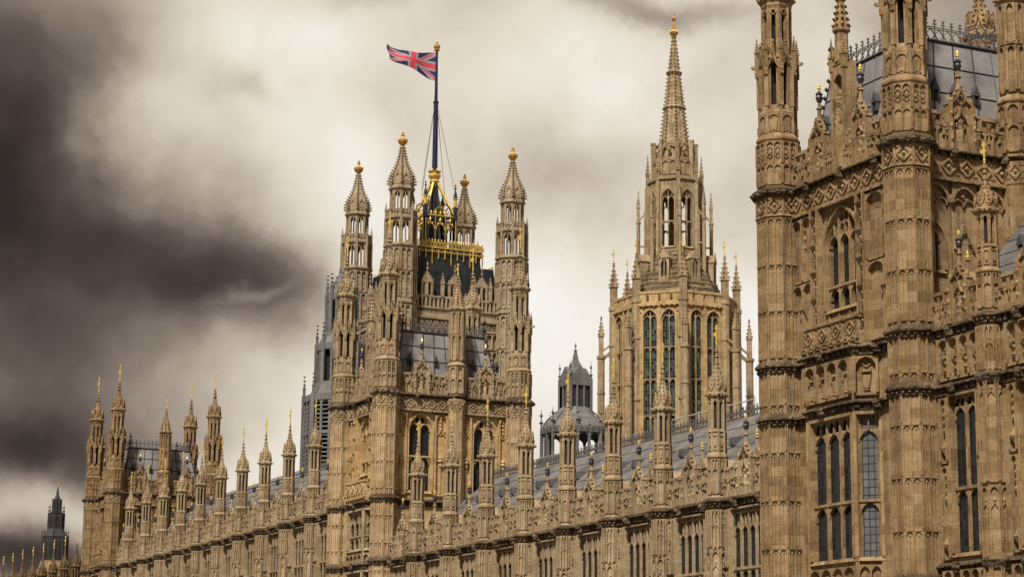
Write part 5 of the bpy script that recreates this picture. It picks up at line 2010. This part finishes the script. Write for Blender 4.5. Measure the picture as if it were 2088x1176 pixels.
# ================================================================== GREY VENTILATION TOWER, GREY ROOF LANTERN, FAR DARK TOWER
def vent_tower():
    root = thing('ventilation_tower', 'stepped grey louvred tower with thin spikes, half hidden left of the honey coloured tower', 'tower', (80.1, 215, GZ))
    up = -GZ
    body, lou, rf, dk = MB(), MB(), MB(), MB()
    st = [(3.55, 27.4, 35.3, 3), (2.4, 36.9, 41.0, 2), (1.5, 42.6, 46.6, 2)]
    body.rings([(4.2, 0), (4.2, up + 25), (3.6, up + 27.4)])
    for ap, za, zb, n in st:
        for k, x, y, a, hw in oct_faces(ap):
            body.fr(x, y, a, up)
            body.box(-hw - 0.2, -hw + 0.2, -0.3, 0.2, za - 0.3, zb + 0.3)
            body.box(-hw, hw, -0.3, 0.1, zb - 0.5, zb + 0.2)
            body.box(-hw, hw, -0.3, 0.05, za - 0.3, za + 0.1)
            w = 2 * hw / n
            for i in range(1, n):
                body.box(-hw + w * i - 0.12, -hw + w * i + 0.12, -0.3, 0.05, za, zb)
            for i in range(n):
                body.head(-hw + w * i + 0.1, -hw + w * (i + 1) - 0.1, zb - 1.0, zb - 0.45, -0.25, 0.0)
            lou.fr(x, y, a, up)
            if ap > 3:
                zz = za + 0.3
                while zz < zb - 0.6:
                    lou.hexa([(-hw, -0.5, zz + 0.2), (hw, -0.5, zz + 0.2), (hw, -0.05, zz), (-hw, -0.05, zz), (-hw, -0.5, zz + 0.28), (hw, -0.5, zz + 0.28), (hw, -0.05, zz + 0.08), (-hw, -0.05, zz + 0.08)])
                    zz += 0.46
                body.box(-hw, hw, -0.3, 0.06, (za + zb) / 2 - 0.2, (za + zb) / 2 + 0.1)
            xx, yy = body.o[0] - body.U[0] * hw, body.o[1] - body.U[1] * hw
            body.pinnacle(xx, yy, up + zb, 0.12, 1.0, 0.9, False)
            for i in range(4):
                body.oct_(xx, yy, up + zb + 1.1 + i * 0.42, 0.2, 0.12)
        dk.rings([(ap - 0.55, up + za - 0.2), (ap - 0.55, up + zb)])
    rf.rings([(3.55, up + 35.4), (3.0, up + 35.6), (2.45, up + 37.0)])
    rf2 = MB()
    rf2.rings([(2.4, up + 41.1), (1.55, up + 42.8)])
    build('roof', rf2, 'greystone', root)
    R = [(1.5, up + 46.7), (0.7, up + 48.6), (0.1, up + 49.8)]
    rf3 = MB()
    rf3.rings(R)
    rf3.crockets(R, 0.6, 0.18)
    build('spire', rf3, 'greystone', root)
    build('frame', body, 'greystone', root)
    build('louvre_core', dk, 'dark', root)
    build('louvre', lou, 'greystone', root)
    build('roof', rf, 'greystone', root)


vent_tower()


def roof_lantern():
    root = thing('lantern_turret', 'grey iron ventilation lantern with open arcade and small steep roof, left of the octagonal tower', 'lantern', (83.5, 165, GZ))
    up = -GZ
    b, rf, bx = MB(), MB(), MB()
    ap = 2.75
    b.rings([(ap + 0.3, 0), (ap + 0.3, up + 23.4), (ap, up + 23.6)])
    for k, x, y, a, hw in oct_faces(ap):
        b.fr(x, y, a, up)
        for i in range(2):
            u0 = -hw + hw * i
            b.box(u0 - 0.09, u0 + 0.09, -0.2, 0.08, 23.5, 25.7)
            b.head(u0 + 0.09, u0 + hw - 0.09, 25.0, 25.6, -0.15, 0.0)
        b.box(-hw, hw, -0.2, 0.1, 25.6, 26.15)
        b.diamonds(-hw, hw, 25.7, 26.1, 4, 0.05, 0.1, 0.05)
        xx, yy = b.o[0] - b.U[0] * hw, b.o[1] - b.U[1] * hw
        b.finial(xx, yy, up + 26.0, 1.8, 0.2)
        b.finial(b.o[0], b.o[1], up + 26.1, 0.5, 0.1)
    rf.rings([(ap, up + 26.1), (ap * 0.82, up + 26.75), (ap * 0.6, up + 27.35), (1.15, up + 28.0)])
    for k in range(8):
        a = radians(22.5 + 45 * k)
        q = 1 / cos(pi / 8)
        for (r0, z0), (r1, z1) in zip(((ap, 26.1), (ap * 0.82, 26.9), (ap * 0.6, 27.5)), ((ap * 0.82, 26.9), (ap * 0.6, 27.5), (1.15, 27.9))):
            rf.tube((r0 * q * cos(a), r0 * q * sin(a), up + z0), (r1 * q * cos(a), r1 * q * sin(a), up + z1), 0.07, 4)
    h = 1.02
    dk = MB()
    dk.rings([(h - 0.12, up + 27.7), (h - 0.12, up + 30.4)], 4, 45)
    for k in range(4):
        a = [-90, 90, 0, 180][k]
        dx, dy = [0, 0, 1, -1][k], [-1, 1, 0, 0][k]
        bx.fr(dx * h, dy * h, a, up)
        for u in (-h, -h * 0.33, h * 0.33, h):
            w = 0.14 if abs(u) == h else 0.07
            bx.box(u - w, u + w, -w, 0.06, 27.7, 30.6)
        bx.box(-h, h, -0.1, 0.08, 27.6, 27.95)
        bx.box(-h, h, -0.1, 0.08, 29.9, 30.6)
        bx.hexa([(-h, -0.1, 30.6), (h, -0.1, 30.6), (h, 0.06, 30.6), (-h, 0.06, 30.6), (-0.06, -0.3, 31.6), (0.06, -0.3, 31.6), (0.06, 0, 31.6), (-0.06, 0, 31.6)])
    for sx in (-1, 1):
        for sy in (-1, 1):
            bx.finial(sx * h, sy * h, up + 30.2, 1.9, 0.16)
    bx.rings([(h, up + 30.5), (0.5, up + 31.5), (0.22, up + 32.2), (0.1, up + 33.0)], 4, 45)
    bx.finial(0, 0, up + 32.7, 1.2, 0.16)
    build('arcade', b, 'greystone', root)
    build('dome', rf, 'greystone', root)
    build('upper_stage', bx, 'greystone', root)
    build('upper_core', dk, 'iron', root)


roof_lantern()


def far_tower():
    root = thing('far_tower', 'small dark stepped tower with pointed roof, farthest off at the bottom left', 'tower', (74.3, 320, GZ))
    up = -GZ
    a, b = MB(), MB()
    a.rings([(2.3, 0), (2.3, up + 23.0), (1.85, up + 24.6)], 8)
    for k, x, y, an, hw in oct_faces(2.3):
        a.fr(x, y, an)
        a.blind(-hw, hw, up + 18, up + 22.5, 2, 0.1, 0.14)
    b.rings([(1.8, up + 24.2), (1.8, up + 28.0), (1.9, up + 28.2), (1.1, up + 29.4), (1.06, up + 31.6), (1.2, up + 31.8), (0.6, up + 31.95), (0.5, up + 33.7), (0.22, up + 34.6), (0.05, up + 35.8)], 8)
    for k in range(8):
        an = radians(22.5 + 45 * k)
        b.finial(1.95 * cos(an), 1.95 * sin(an), up + 27.6, 1.9, 0.16)
        b.finial(1.15 * cos(an), 1.15 * sin(an), up + 31.6, 1.5, 0.12)
    for ap, za, zb in ((1.8, 24.8, 27.4), (1.08, 29.6, 31.2), (0.56, 32.2, 33.4)):
        dk = MB()
        for k, x, y, an, hw in oct_faces(ap):
            b.fr(x, y, an, up)
            dk.fr(x, y, an, up)
            b.box(-hw - 0.1, -hw + 0.1, -0.1, 0.12, za - 0.4, zb + 0.5)
            for q in (-0.45, 0.45):
                dk.box(q * hw - hw * 0.28, q * hw + hw * 0.28, -0.05, 0.02, za, zb)
        build('louvre', dk, 'dark', root)
    build('base', a, 'brown', root)
    st = build('upper_stage', b, 'iron', root)
    build('weather_vane', vane_mesh(1.5, 0.3), 'oldgold', root, (0, 0, up + 35.6))


far_tower()


# ================================================================== RAILING ON THE CURTAIN ROOF
def railing(label, loc, L, n, walk=True):
    root = thing('roof_railing', label, 'railing', loc)
    for z in (0.55, 1.05):
        r = MB()
        r.tube((0, 0, z), (0, L, z), 0.035, 6)
        build('rail', r, 'silver', root)
    p0 = None
    for i in range(n):
        if p0 is None:
            p = MB()
            p.tube((0, 0, -0.3), (0, 0, 1.15), 0.035, 6)
            p0 = build('post', p, 'silver', root)
        else:
            copy_tree(p0, root, (0, L * i / (n - 1), 0))
    if walk:
        b = MB()
        b.hexa([(-0.3, 0, 0), (0.3, 0, 0), (0.3, L, 0), (-0.3, L, 0), (-0.3, 0, 0.05), (0.3, 0, 0.05), (0.3, L, 0.05), (-0.3, L, 0.05)])
        build('walkway', b, 'silver', root)
    return root


railing('silver scaffold railing along the grey roof ridge in front of the octagonal tower', (57.2, 92.6, 15.9), 9.5, 6)
